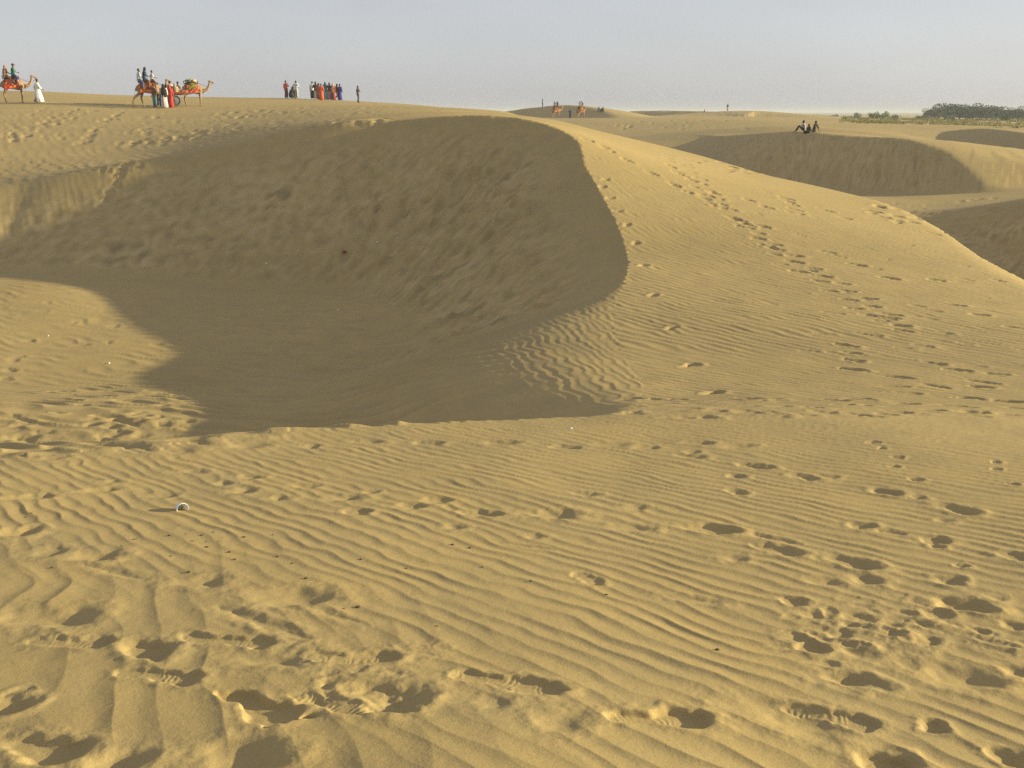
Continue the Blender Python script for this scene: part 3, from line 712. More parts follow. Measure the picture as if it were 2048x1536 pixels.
# ------------------------------------------------------------------ builders for what stands on the sand
def cloth(name, rgb, rough=0.85, fold=9.0):
    m, n, l, b = new_mat(name)
    t = n.new('ShaderNodeTexNoise'); t.inputs['Scale'].default_value = fold; t.inputs['Detail'].default_value = 3
    tc = n.new('ShaderNodeTexCoord'); l.new(tc.outputs['Object'], t.inputs['Vector'])
    r = n.new('ShaderNodeMapRange'); r.inputs[1].default_value = .3; r.inputs[2].default_value = .7; r.inputs[3].default_value = .72; r.inputs[4].default_value = 1.15
    l.new(t.outputs['Fac'], r.inputs[0])
    x = n.new('ShaderNodeVectorMath'); x.operation = 'SCALE'; x.inputs[0].default_value = rgb
    l.new(r.outputs[0], x.inputs['Scale'])
    l.new(x.outputs[0], b.inputs['Base Color'])
    bp = n.new('ShaderNodeBump'); bp.inputs['Strength'].default_value = .4; bp.inputs['Distance'].default_value = .02
    l.new(t.outputs['Fac'], bp.inputs['Height']); l.new(bp.outputs['Normal'], b.inputs['Normal'])
    b.inputs['Roughness'].default_value = rough; b.inputs['Specular IOR Level'].default_value = .15
    return m

def patterned(name, c1, c2, c3, scale):
    """Patchwork cloth: three colours in irregular cells."""
    m, n, l, b = new_mat(name)
    tc = n.new('ShaderNodeTexCoord'); v = n.new('ShaderNodeTexVoronoi'); v.inputs['Scale'].default_value = scale
    l.new(tc.outputs['Object'], v.inputs['Vector'])
    sp = n.new('ShaderNodeSeparateColor'); l.new(v.outputs['Color'], sp.inputs[0])
    r = n.new('ShaderNodeValToRGB'); r.color_ramp.interpolation = 'CONSTANT'
    e = r.color_ramp.elements
    e[0].position = 0; e[0].color = (*c1, 1); e[1].position = .55; e[1].color = (*c2, 1)
    k = e.new(.8); k.color = (*c3, 1)
    l.new(sp.outputs[0], r.inputs[0]); l.new(r.outputs[0], b.inputs['Base Color'])
    b.inputs['Roughness'].default_value = .9; b.inputs['Specular IOR Level'].default_value = .1
    return m

V = Vector
class MB:
    """Collects lofts, boxes and tubes into one mesh."""
    def __init__(self): self.v, self.f = [], []
    def loft(self, path, rad, side=(1, 0, 0), n=10, folds=0, fold_amp=0.0, cap=0.55, tip=None):
        P = [V(p) for p in path]
        base = len(self.v); S = V(side)
        rings = []
        def ring(c, t, ra, rb, amp):
            u = (S - t * S.dot(t))
            if u.length < 1e-4: u = t.orthogonal()
            u.normalize(); w = t.cross(u)
            ids = []
            for k in range(n):
                a = 2 * math.pi * k / n
                q = 1 + amp * math.cos(folds * a + .7)
                ids.append(len(self.v)); self.v.append(c + u * (math.cos(a) * ra * q) + w * (math.sin(a) * rb * q))
            return ids
        m = len(P)
        for i in range(m):
            t = (P[min(i + 1, m - 1)] - P[max(i - 1, 0)]).normalized()
            ra, rb = rad[i] if isinstance(rad[i], tuple) else (rad[i], rad[i])
            if i == 0 and cap: rings.append(ring(P[0] - t * cap * .8 * min(ra, rb), t, ra * .6, rb * .6, 0))
            rings.append(ring(P[i], t, ra, rb, fold_amp * i / max(m - 1, 1)))
            if i == m - 1 and cap: rings.append(ring(P[i] + t * cap * .8 * min(ra, rb), t, ra * .6, rb * .6, 0))
        for A_, B_ in zip(rings, rings[1:]):
            for k in range(n): self.f.append((A_[k], A_[(k + 1) % n], B_[(k + 1) % n], B_[k]))
        if cap or True:
            for R_, flip in ((rings[0], True), (rings[-1], False)):
                self.f.append(tuple(reversed(R_)) if flip else tuple(R_))
        return self
    def box(self, c, s, rot=None):
        b = len(self.v); c = V(c)
        for x in (-1, 1):
            for y in (-1, 1):
                for z in (-1, 1):
                    p = V((x * s[0] / 2, y * s[1] / 2, z * s[2] / 2))
                    if rot is not None: p = rot @ p
                    self.v.append(c + p)
        for q in ((0, 1, 3, 2), (4, 6, 7, 5), (0, 4, 5, 1), (2, 3, 7, 6), (0, 2, 6, 4), (1, 5, 7, 3)): self.f.append(tuple(b + i for i in q))
        return self
    def mesh(self, name, smooth=True):
        me = bpy.data.meshes.new(name)
        me.from_pydata([tuple(p) for p in self.v], [], self.f)
        if smooth: me.polygons.foreach_set('use_smooth', [True] * len(me.polygons))
        me.update()
        return me

def link(name, me, mat, parent=None):
    o = bpy.data.objects.new(name, me)
    COL.objects.link(o)
    if parent is not None: o.parent = parent
    if mat is not None:
        if not me.materials: me.materials.append(mat)
        o.material_slots[0].link = 'OBJECT'; o.material_slots[0].material = mat
    return o

def thing(name, label, cat, loc, rz=0.0, group=None, scale=1.0):
    o = bpy.data.objects.new(name, None); COL.objects.link(o)
    o.empty_display_size = .2
    o.location = loc; o.rotation_euler = (0, 0, rz); o.scale = (scale,) * 3
    o['label'] = label; o['category'] = cat
    if group: o['group'] = group
    return o

def tag(o, label, cat, group=None):
    o['label'] = label; o['category'] = cat
    if group: o['group'] = group
    return o

_fuse = {}
def fused(key, mb, voxel, extra=None, smooth=3):
    """One continuous skin over overlapping lofts (done once per key)."""
    if key in _fuse: return _fuse[key]
    me = mb.mesh(key)
    o = bpy.data.objects.new('fusing', me); COL.objects.link(o)
    r = o.modifiers.new('r', 'REMESH'); r.mode = 'VOXEL'; r.voxel_size = voxel; r.use_smooth_shade = True
    s = o.modifiers.new('s', 'SMOOTH'); s.factor = .5; s.iterations = smooth
    dg = bpy.context.evaluated_depsgraph_get()
    out = bpy.data.meshes.new_from_object(o.evaluated_get(dg))
    bpy.data.objects.remove(o); bpy.data.meshes.remove(me)
    if extra is not None:
        bm = bmesh.new(); bm.from_mesh(out)
        xm = extra.mesh('x'); bm.from_mesh(xm); bpy.data.meshes.remove(xm)
        for f in bm.faces: f.smooth = True
        bm.to_mesh(out); bm.free()
    out.name = key
    _fuse[key] = out
    return out

# ---- people: a pose is a set of joints; the figure faces +Y, feet (or seat) at the origin
def pose(kind):
    J = dict(pelvis=(0, 0, .92), waist=(0, .0, 1.08), chest=(0, .0, 1.30), neck=(0, 0, 1.46), head=(0, .02, 1.585), tilt=0.0)
    def lr(name, x, y, z):
        J[name + 'L'] = (-x, y, z); J[name + 'R'] = (x, y, z)
    lr('sh', .18, 0, 1.40); lr('el', .235, -.03, 1.13); lr('ha', .24, .06, .89)
    lr('hp', .09, 0, .90); lr('kn', .10, .02, .49); lr('an', .10, -.02, .085); lr('to', .11, .15, .035)
    if kind == 'stand': pass
    elif kind == 'turn':      # weight on one leg, one arm bent across
        J['elR'] = (.27, .06, 1.14); J['haR'] = (.08, .24, 1.17); J['knL'] = (-.13, .10, .50); J['anL'] = (-.15, .02, .085); J['toL'] = (-.18, .18, .035)
    elif kind == 'point':     # an arm stretched to the side
        J['elR'] = (.40, .10, 1.30); J['haR'] = (.62, .16, 1.26); J['elL'] = (-.27, .05, 1.14); J['haL'] = (-.10, .22, 1.10)
    elif kind == 'hips':      # hands on the hips
        lr('el', .36, -.06, 1.16); lr('ha', .17, .06, .98)
    elif kind == 'walk':
        J['knL'] = (-.10, .20, .52); J['anL'] = (-.10, .26, .10); J['toL'] = (-.11, .43, .07)
        J['knR'] = (.10, -.05, .48); J['anR'] = (.10, -.34, .14); J['toR'] = (.11, -.20, .035)
        J['elL'] = (-.24, -.14, 1.14); J['haL'] = (-.24, -.10, .90); J['elR'] = (.24, .08, 1.14); J['haR'] = (.23, .26, .98)
        J['head'] = (0, .05, 1.58)
    elif kind == 'phone':     # both hands raised before the face
        lr('el', .22, .16, 1.20); lr('ha', .07, .30, 1.42)
    elif kind in ('squat', 'huddle'):
        J.update(pelvis=(0, -.08, .24), waist=(0, -.06, .40), chest=(0, .04, .62), neck=(0, .12, .76), head=(0, .17, .88))
        lr('sh', .17, .08, .70); lr('el', .24, .26, .52); lr('ha', .12, .44, .46); lr('hp', .10, -.08, .22); lr('kn', .20, .32, .50); lr('an', .15, .08, .09); lr('to', .17, .26, .035)
    elif kind == 'cross':     # cross-legged on the ground
        J.update(pelvis=(0, 0, .12), waist=(0, .0, .28), chest=(0, .02, .50), neck=(0, .04, .66), head=(0, .07, .785))
        lr('sh', .18, .03, .60); lr('el', .27, .10, .36); lr('ha', .20, .32, .24); lr('hp', .10, .02, .13); lr('kn', .36, .32, .20); lr('an', .06, .40, .09); lr('to', -.08, .44, .07)
    elif kind == 'knees':     # seated, knees drawn up, arms resting forward on them
        J.update(pelvis=(0, -.05, .13), waist=(0, -.05, .29), chest=(0, -.01, .52), neck=(0, .04, .67), head=(0, .08, .80))
        lr('sh', .18, .03, .61); lr('el', .22, .25, .44); lr('ha', .14, .48, .46); lr('hp', .09, 0, .13); lr('kn', .13, .40, .46); lr('an', .11, .66, .06); lr('to', .12, .82, .03)
    elif kind == 'lean':      # seated, leaning back on straight arms, legs folded before the body
        J.update(pelvis=(0, 0, .13), waist=(0, -.06, .29), chest=(0, -.13, .52), neck=(0, -.17, .67), head=(0, -.15, .80))
        lr('sh', .19, -.16, .61); lr('el', .25, -.28, .36); lr('ha', .27, -.38, .05); lr('hp', .10, .03, .12); lr('kn', .28, .36, .22); lr('an', .08, .50, .08); lr('to', .0, .58, .06)
    elif kind == 'ride':      # astride, the seat at the origin
        J.update(pelvis=(0, 0, .10), waist=(0, -.01, .26), chest=(0, .01, .49), neck=(0, .03, .64), head=(0, .06, .765))
        lr('sh', .18, .02, .58); lr('el', .23, .10, .34); lr('ha', .12, .32, .26); lr('hp', .12, .02, .09); lr('kn', .36, .26, -.14); lr('an', .42, .20, -.52); lr('to', .43, .34, -.58)
    elif kind == 'side':      # seated sideways on a platform, lower legs hanging
        J.update(pelvis=(0, 0, .10), waist=(0, -.02, .26), chest=(0, .0, .48), neck=(0, .02, .63), head=(0, .05, .755))
        lr('sh', .18, .01, .57); lr('el', .23, .08, .33); lr('ha', .12, .28, .22); lr('hp', .10, .03, .09); lr('kn', .12, .42, .10); lr('an', .12, .45, -.30); lr('to', .12, .58, -.34)
    return {k: (V(v) if k != 'tilt' else v) for k, v in J.items()}

def body_mesh(kind):
    J = pose(kind)
    mb = MB()
    mb.loft([J['pelvis'], J['waist'], J['chest'], J['neck'] - V((0, 0, .05))], [(.15, .11), (.13, .09), (.16, .10), (.07, .06)])
    mb.loft([J['neck'] - V((0, 0, .06)), J['head']], [.055, .055], n=8)
    h = J['head']
    mb.loft([h + V((0, -.005, -.10)), h + V((0, .01, -.06)), h + V((0, 0, .0)), h + V((0, -.01, .06)), h + V((0, -.015, .10))], [(.045, .05), (.062, .075), (.075, .095), (.070, .09), (.040, .055)], n=12)
    mb.loft([h + V((0, .085, .015)), h + V((0, .115, -.025))], [.014, .017], n=6)              # nose
    for s in ('L', 'R'):
        sx = -1 if s == 'L' else 1
        mb.loft([h + V((sx * .078, -.01, .02)), h + V((sx * .080, -.012, -.03))], [(.012, .022), (.010, .014)], n=6)   # ear
        mb.loft([J['chest'] + V((sx * .07, 0, .07)), J['sh' + s], J['el' + s], J['ha' + s]], [.065, .062, .045, .030], n=8)
        d = (J['ha' + s] - J['el' + s]).normalized()
        mb.loft([J['ha' + s], J['ha' + s] + d * .075], [(.030, .022), (.040, .018)], n=8)
        mb.loft([J['hp' + s], J['kn' + s] * .5 + J['hp' + s] * .5, J['kn' + s], J['kn' + s] * .6 + J['an' + s] * .4, J['an' + s]], [.088, .075, .056, .055, .036], n=8)
        mb.loft([J['an' + s] + (J['an' + s] - J['to' + s]) * .22 - V((0, 0, .03)), J['an' + s] * .4 + J['to' + s] * .6 + V((0, 0, .0)), J['to' + s]], [(.036, .034), (.043, .034), (.040, .022)], n=8)
    ex = MB()
    for s in ('L', 'R'):
        sx = -1 if s == 'L' else 1
        d = (J['ha' + s] - J['el' + s]).normalized()
        a = V((0, 1, 0)) - d * d.y
        if a.length < .2: a = V((1, 0, 0)) - d * d.x
        a.normalize(); b = d.cross(a)
        p0 = J['ha' + s] + d * .07
        for k, ln in enumerate((.070, .078, .074, .060)):
            q = p0 + a * (.027 - .018 * k)
            ex.loft([q - d * .02, q + d * ln * .55, q + d * ln * .9 - b * sx * .016], [.0095, .009, .007], n=5)
        q = J['ha' + s] + d * .02 + a * .028
        ex.loft([q, q + a * .028 + d * .03, q + a * .032 + d * .062], [.012, .0105, .008], n=5)
    return fused('body_' + kind, mb, .027, ex)

_mc = {}
def cached(key, fn):
    if key not in _mc: _mc[key] = fn()
    return _mc[key]

def shirt_mesh(kind, long=False):
    J = pose(kind); mb = MB()
    low = J['pelvis'] + (J['pelvis'] - J['waist']) * (.25 if not long else .3)
    mb.loft([low, J['pelvis'], J['waist'], J['chest'], J['neck'] - V((0, 0, .04))], [(.20, .155), (.185, .14), (.165, .12), (.195, .13), (.095, .085)], n=14, folds=7, fold_amp=-.0)
    for s in ('L', 'R'):
        e = J['el' + s] + (J['ha' + s] - J['el' + s]) * (.15 if not long else .8)
        mb.loft([J['chest'] + V(((-1 if s == 'L' else 1) * .08, 0, .07)), J['sh' + s], J['el' + s], e], [.085, .083, .066, .060], n=8, cap=.2)
    return mb.mesh('shirt_' + kind)

def trousers_mesh(kind, wide=1.0):
    J = pose(kind); mb = MB()
    mb.loft([J['pelvis'] - (J['waist'] - J['pelvis']) * .35, J['pelvis'], J['pelvis'] * .45 + J['waist'] * .55], [(.16, .13), (.175, .13), (.15, .108)], n=12)
    for s in ('L', 'R'):
        k, a = J['kn' + s], J['an' + s]
        mb.loft([J['hp' + s] + V((0, 0, .02)), J['hp' + s] * .5 + k * .5, k, k * .5 + a * .5, k * .06 + a * .94], [.115, .100 * wide ** .5, .082 * wide, .078 * wide, .070 * wide], n=9, cap=.15)
    return mb.mesh('trousers_' + kind)

def robe_mesh(kind, flare=1.0, lean=(0, 0)):
    """A garment that falls from the shoulders (or the waist of someone seated) to the ankles in folds."""
    J = pose(kind); mb = MB()
    if J['pelvis'].z > .7:
        hem = V((lean[0], lean[1], .07)); mid = V((lean[0] * .5, lean[1] * .5, .48))
        mb.loft([J['neck'] - V((0, 0, .03)), J['chest'] + V((0, 0, .06)), J['waist'], J['pelvis'], mid, hem], [(.10, .09), (.205, .14), (.175, .135), (.20, .165), (.215 * flare, .20 * flare), (.25 * flare, .235 * flare)], n=22, folds=7, fold_amp=.11, cap=.1)
    else:
        z0 = min(J['anL'].z, 0) if J['pelvis'].z < .2 and J['anL'].z < 0 else .03
        kn = (J['knL'] + J['knR']) / 2; an = (J['anL'] + J['anR']) / 2
        mb.loft([J['neck'] - V((0, 0, .03)), J['chest'], J['waist'], J['pelvis'] + V((0, .05, .02))], [(.10, .09), (.205, .14), (.185, .15), (.26, .22)], n=18, folds=6, fold_amp=.06, cap=.2)
        mb.loft([J['pelvis'], kn, an + V((0, .02, .05))], [(.27, .17), (.27, .13), (.20, .09)], n=16, folds=6, fold_amp=.07, cap=.3)
    return mb.mesh('robe_' + kind)

def sleeves_mesh(kind):
    J = pose(kind); mb = MB()
    for s in ('L', 'R'):
        e = J['el' + s] + (J['ha' + s] - J['el' + s]) * .75
        mb.loft([J['chest'] + V(((-1 if s == 'L' else 1) * .09, 0, .07)), J['sh' + s], J['el' + s], e], [.088, .086, .075, .072], n=8, cap=.2)
    return mb.mesh('sleeves_' + kind)

def shawl_mesh(kind, length=.75):
    """A veil over the head that falls down the back and over one shoulder."""
    J = pose(kind); h = J['head']; mb = MB()
    n = J['neck']; w = J['waist'] if length < .9 else J['pelvis']
    mb.loft([h + V((0, -.02, .115)), h + V((0, -.03, .04)), h + V((0, -.04, -.06)), n + V((0, -.05, -.08)), J['chest'] + V((.02, -.08, -.02)), w + V((.03, -.10, -.05)), w + V((.03, -.11, -.05 - .35 * length))],
            [(.055, .06), (.096, .10), (.10, .095), (.17, .10), (.215, .095), (.20, .085), (.16, .06)], n=14, folds=5, fold_amp=.08, cap=.3)
    mb.loft([n + V((-.12, .02, -.06)), J['chest'] + V((-.02, .13, -.02)), J['waist'] + V((.12, .13, .02))], [(.075, .03), (.085, .03), (.07, .03)], n=8, cap=.3)
    return mb.mesh('shawl_' + kind)

def hair_mesh(kind, style):
    J = pose(kind); h = J['head']; mb = MB()
    if style == 'short':
        mb.loft([h + V((0, -.035, -.035)), h + V((0, -.030, .03)), h + V((0, -.022, .075)), h + V((0, -.015, .108))], [(.076, .068), (.083, .088), (.076, .092), (.046, .062)], n=12)
    elif style == 'long':
        mb.loft([h + V((0, -.07, -.30)), h + V((0, -.06, -.16)), h + V((0, -.045, -.03)), h + V((0, -.028, .04)), h + V((0, -.015, .112))], [(.07, .03), (.09, .05), (.088, .075), (.086, .090), (.048, .062)], n=12)
    elif style == 'bun':
        mb.loft([h + V((0, -.035, -.035)), h + V((0, -.030, .03)), h + V((0, -.022, .075)), h + V((0, -.015, .108))], [(.076, .068), (.083, .088), (.076, .092), (.046, .062)], n=12)
        mb.loft([h + V((0, -.11, -.03)), h + V((0, -.15, -.04))], [.045, .04], n=8)
    elif style == 'turban':
        for k in range(3):
            mb.loft([h + V((0, -.01, .035 + .035 * k)), h + V((0, -.012, .065 + .035 * k))], [(.105 - .012 * k, .118 - .012 * k)] * 2, n=12)
    elif style == 'cap':
        mb.loft([h + V((0, -.01, .045)), h + V((0, -.01, .09)), h + V((0, -.012, .125))], [(.085, .10), (.08, .094), (.045, .055)], n=12)
        mb.loft([h + V((0, .06, .05)), h + V((0, .17, .035))], [(.06, .010), (.055, .008)], n=8)
        mb.loft([h + V((0, -.05, -.03)), h + V((0, -.045, .04))], [(.074, .05), (.080, .06)], n=10)
    return mb.mesh(style + '_hair')

SKIN = cloth('skin', (.20, .105, .055), .6, 14)
SKIN_DARK = cloth('dark_skin', (.10, .052, .03), .6, 14)
HAIR = cloth('black_hair', (.012, .010, .009), .5, 25)
SHOE_M = cloth('shoe_leather', (.05, .03, .02), .6)
_cl = {}
def C(rgb):
    g_ = sum(rgb) / 3
    rgb = tuple(round(c_ + .14 * (g_ - c_), 4) for c_ in rgb)
    if rgb not in _cl: _cl[rgb] = cloth('cloth', rgb)
    return _cl[rgb]

PEOPLE = []
def person(label, kind, loc, rz, hair='short', shirt=None, trousers=None, robe=None, shawl=None, head=None, scale=1.0, group=None, long=False, wide=1.0, flare=1.0, lean=(0, 0), skin=None):
    t = thing('person', label, 'person', loc, rz, group, scale)
    link('body', body_mesh(kind), skin or SKIN, t)
    if shawl is not None:
        link('veil', cached(('shawl', kind), lambda: shawl_mesh(kind)), shawl, t)
    if shawl is None or hair == 'cap':
        nm = {'turban': 'turban', 'cap': 'cap'}.get(hair, 'hair')
        link(nm, cached(('hair', kind, hair), lambda: hair_mesh(kind, hair)), head or HAIR, t)
    if robe is not None:
        link('robe', cached(('robe', kind, flare, lean), lambda: robe_mesh(kind, flare, lean)), robe, t)
        link('sleeves', cached(('sleeves', kind), lambda: sleeves_mesh(kind)), shirt or robe, t)
    else:
        link('shirt', cached(('shirt', kind, long), lambda: shirt_mesh(kind, long)), shirt, t)
        link('trousers', cached(('trousers', kind, wide), lambda: trousers_mesh(kind, wide)), trousers, t)
    PEOPLE.append(t)
    return t

# ---- camels: face +X, feet at z = 0
def camel_mesh(walk):
    mb = MB(); S = (0, 1, 0)
    mb.loft([(-.92, 0, 1.36), (-.78, 0, 1.42), (-.40, 0, 1.48), (0, 0, 1.50), (.42, 0, 1.44), (.72, 0, 1.43), (.90, 0, 1.44)], [(.13, .16), (.25, .30), (.31, .36), (.34, .42), (.31, .45), (.24, .38), (.15, .24)], S, 14)
    mb.loft([(-.42, 0, 1.72), (-.08, 0, 1.86), (.28, 0, 1.74)], [(.16, .12), (.17, .20), (.15, .12)], S, 10)
    mb.loft([(.70, 0, 1.48), (.98, 0, 1.37), (1.22, 0, 1.42), (1.40, 0, 1.66), (1.49, 0, 1.93), (1.52, 0, 2.10)], [(.15, .24), (.12, .19), (.10, .145), (.085, .12), (.08, .10), (.08, .09)], S, 10)
    mb.loft([(1.42, 0, 2.14), (1.56, 0, 2.17), (1.72, 0, 2.10), (1.86, 0, 2.03), (1.93, 0, 1.99)], [(.07, .085), (.085, .10), (.065, .08), (.055, .062), (.045, .045)], S, 10)
    for y in (-1, 1):
        mb.loft([(1.44, y * .07, 2.20), (1.39, y * .11, 2.29)], [.028, .012], S, 6)
        dx = .0 if not walk else (.30 if y < 0 else -.16)
        mb.loft([(.62, y * .17, 1.40), (.60 + dx * .25, y * .19, 1.02), (.61 + dx * .7, y * .17, .58), (.57 + dx * 1.0, y * .17, .10)], [.17, .105, .072, .045], S, 8)
        mb.loft([(.57 + dx - .03, y * .17, .05), (.68 + dx, y * .17, .045)], [(.075, .05), (.075, .04)], S, 8)
        dx = .0 if not walk else (-.55 if y < 0 else .22)
        mb.loft([(-.66, y * .15, 1.42), (-.55 + dx * .3, y * .20, 1.08), (-.76 + dx * .8, y * .17, .66), (-.68 + dx * 1.15, y * .17, .10)], [.23, .15, .075, .047], S, 8)
        mb.loft([(-.70 + dx * 1.15, y * .17, .05), (-.58 + dx * 1.15, y * .17, .045)], [(.075, .05), (.075, .04)], S, 8)
    mb.loft([(-.98, 0, 1.42), (-1.08, 0, 1.15), (-1.07, 0, .88)], [.04, .025, .045], S, 6)
    return fused('camel_body_' + str(walk), mb, .04, None, 2)

def drape_mesh(x0, x1, drop, off, name, seed=0, sag=0.0):
    """A cloth laid over the back: follows hump and flanks, hanging down to the given height."""
    xs = np.linspace(x0, x1, 11); vs = np.linspace(-1, 1, 19)
    def sec(x):
        top = np.interp(x, [-1, -.45, -.1, .3, .9], [1.70, 1.86, 2.06, 1.88, 1.80])
        return top, np.interp(x, [-1, 0, .5, .9], [.29, .355, .33, .25])
    verts, faces = [], []
    for layer in (0, 1):
        for x in xs:
            top, hw = sec(x)
            for v in vs:
                a = abs(v)
                o = off + layer * .03
                if a < .45:
                    q = a / .45; y = (hw + o) * math.sin(q * math.pi / 2) ; z = (top + o) - (top - 1.52) * (1 - math.cos(q * math.pi / 2)) 
                else:
                    q = (a - .45) / .55; y = hw + o + .03 * math.sin(x * 17 + seed) * q; z = 1.52 - (1.52 - drop) * q - sag * math.sin(x * 9 + seed) * q
                verts.append((x, math.copysign(y, v), z))
    nx, nv = len(xs), len(vs); L = nx * nv
    for i in range(nx - 1):
        for j in range(nv - 1):
            a, b, c, d = i * nv + j, i * nv + j + 1, (i + 1) * nv + j + 1, (i + 1) * nv + j
            faces += [(a, d, c, b), (a + L, b + L, c + L, d + L)]
    for j in range(nv - 1):
        for i in (0, nx - 1): a, b = i * nv + j, i * nv + j + 1; faces.append((a, b, b + L, a + L))
    for i in range(nx - 1):
        for j in (0, nv - 1): a, b = i * nv + j, (i + 1) * nv + j; faces.append((a, b, b + L, a + L))
    me = bpy.data.meshes.new(name); me.from_pydata(verts, [], faces); me.update()
    bm = bmesh.new(); bm.from_mesh(me); bmesh.ops.recalc_face_normals(bm, faces=bm.faces); bm.to_mesh(me); bm.free()
    me.polygons.foreach_set('use_smooth', [True] * len(me.polygons))
    return me

def saddle_mesh():
    mb = MB(); S = (0, 1, 0)
    mb.loft([(-.62, 0, 1.93), (-.30, 0, 2.05), (.05, 0, 2.08), (.38, 0, 1.96)], [(.26, .07), (.30, .08), (.30, .08), (.24, .07)], S, 12)
    for x in (.46, -.70):
        mb.loft([(x, -.16, 1.90), (x + (.04 if x > 0 else -.04), 0, 2.16), (x, .16, 1.90)], [.03, .035, .03], (1, 0, 0), 8)
    return mb.mesh('saddle')

def rope_mesh():
    mb = MB()
    pts = [(1.86, .07, 2.02), (1.60, .12, 1.80), (1.20, .16, 1.72), (.80, .18, 1.86), (.48, .10, 2.02)]
    mb.loft(pts, [.014] * 5, (0, 1, 0), 5)
    mb.loft([(1.78, .085, 2.08), (1.78, -.085, 2.08)], [.014] * 2, (1, 0, 0), 5)
    mb.loft([(1.80, .075, 2.0), (1.56, .09, 2.16)], [.013] * 2, (0, 1, 0), 5)
    mb.loft([(.98, .19, 1.50), (.92, .12, 1.18), (.90, 0, 1.12), (.92, -.12, 1.18), (.98, -.19, 1.50)], [.03] * 5, (1, 0, 0), 6)
    return mb.mesh('harness')

CAMEL_FUR = cloth('camel_fur', (.30, .20, .12), .9, 5)
CAMEL_GOLD = cloth('camel_fur_golden', (.31, .21, .115), .9, 5)
def camel(label, loc, rz, fur, blanket, quilt, saddle, walk=False, scale=1.0, group=None, pile=None):
    t = thing('camel', label, 'camel', loc, rz, group, scale)
    link('body', camel_mesh(walk), fur, t)
    link('blanket', cached('blanket', lambda: drape_mesh(-.72, .46, 1.10, .015, 'blanket', 0, .04)), blanket, t)
    link('quilt', cached('quilt', lambda: drape_mesh(-.60, .36, 1.42, .055, 'quilt', 2, .02)), quilt, t)
    link('saddle', cached('saddle', saddle_mesh), saddle, t)
    link('harness', cached('harness', rope_mesh), C((.25, .03, .02)), t)
    if pile is not None:
        for k, (x, z, m) in enumerate(((-.45, 2.16, pile[0]), (-.10, 2.24, pile[1]), (.22, 2.18, pile[2]))):
            mb = MB(); mb.loft([(x - .14, -.18, z), (x, -.02, z + .04), (x + .10, .17, z)], [(.10, .09), (.13, .12), (.09, .08)], (1, 0, 0), 8)
            link('bundle', mb.mesh('bundle'), m, t)
    return t

# ---- trees and shrubs
def leaf_mat(name, rgb):
    m, n, l, b = new_mat(name)
    oi = n.new('ShaderNodeNewGeometry'); t = n.new('ShaderNodeTexNoise'); t.inputs['Scale'].default_value = 1.3
    l.new(oi.outputs['Position'], t.inputs['Vector'])
    r = n.new('ShaderNodeMapRange'); r.inputs[1].default_value = .3; r.inputs[2].default_value = .7; r.inputs[3].default_value = .65; r.inputs[4].default_value = 1.35
    l.new(t.outputs['Fac'], r.inputs[0])
    x = n.new('ShaderNodeVectorMath'); x.operation = 'SCALE'; x.inputs[0].default_value = rgb
    l.new(r.outputs[0], x.inputs['Scale']); l.new(x.outputs[0], b.inputs['Base Color'])
    b.inputs['Roughness'].default_value = .8; b.inputs['Specular IOR Level'].default_value = .2
    return m

def leaves_mesh(name, clumps, n, size, seed):
    """Small leaf faces spread through clumps (centre, radii)."""
    r = np.random.default_rng(seed)
    verts, faces = [], []
    w = np.array([c[1][0] * c[1][1] * c[1][2] for c in clumps]) ** .7; w /= w.sum()
    for k in r.choice(len(clumps), n, p=w):
        c, rad = clumps[k]
        d = r.normal(size=3); d /= np.linalg.norm(d); d *= r.uniform(.45, 1.0) ** .5
        p = np.array(c) + d * np.array(rad)
        s = size * r.uniform(.6, 1.4)
        a = r.normal(size=3); a /= np.linalg.norm(a); b = np.cross(a, r.normal(size=3)); b /= np.linalg.norm(b)
        i = len(verts)
        verts += [tuple(p - a * s), tuple(p + b * s * .5), tuple(p + a * s), tuple(p - b * s * .5)]
        faces.append((i, i + 1, i + 2, i + 3))
    me = bpy.data.meshes.new(name); me.from_pydata(verts, [], faces); me.update()
    return me
# ------------------------------------------------------------------ who and what stands where
def spot(px, py, Y, dz=0.0):
    x = pt(px, py, Y)[0]
    return V((x, Y, ground(x, Y) + dz))

H = math.pi / 2
WHITE, CREAM, GREY, DARK = (.72, .72, .74), (.62, .56, .44), (.24, .24, .26), (.022, .022, .028)
NAVY, BLUE, TEAL, DENIM = (.02, .03, .12), (.05, .08, .36), (.06, .30, .36), (.06, .09, .20)
ORANGE, RED, BROWN, OLIVE = (.62, .10, .02), (.45, .022, .018), (.16, .07, .035), (.13, .12, .05)
GREEN, PINK, MAROON, BLACK = (.015, .20, .12), (.55, .22, .20), (.16, .02, .03), (.012, .012, .013)

M_RED = patterned('patchwork_red', (.50, .06, .02), (.42, .015, .015), (.60, .22, .04), 6)
M_ORANGE = patterned('patchwork_orange', (.62, .16, .02), (.56, .11, .02), (.34, .05, .02), 4)
M_ORNATE = patterned('patchwork_ornate', (.50, .02, .02), (.56, .10, .03), (.55, .30, .22), 9)
M_GOLD = patterned('patchwork_gold', (.36, .19, .06), (.30, .14, .05), (.17, .06, .03), 5)
M_QUILT = patterned('quilt_maroon', (.16, .025, .03), (.22, .05, .03), (.50, .36, .12), 8)
M_QUILT2 = patterned('quilt_brown', (.20, .06, .025), (.42, .12, .03), (.10, .05, .03), 8)
M_QUILT3 = patterned('quilt_green', (.10, .14, .04), (.35, .25, .05), (.32, .03, .02), 10)
M_LEATHER = cloth('saddle_leather', (.10, .035, .02), .6, 12)

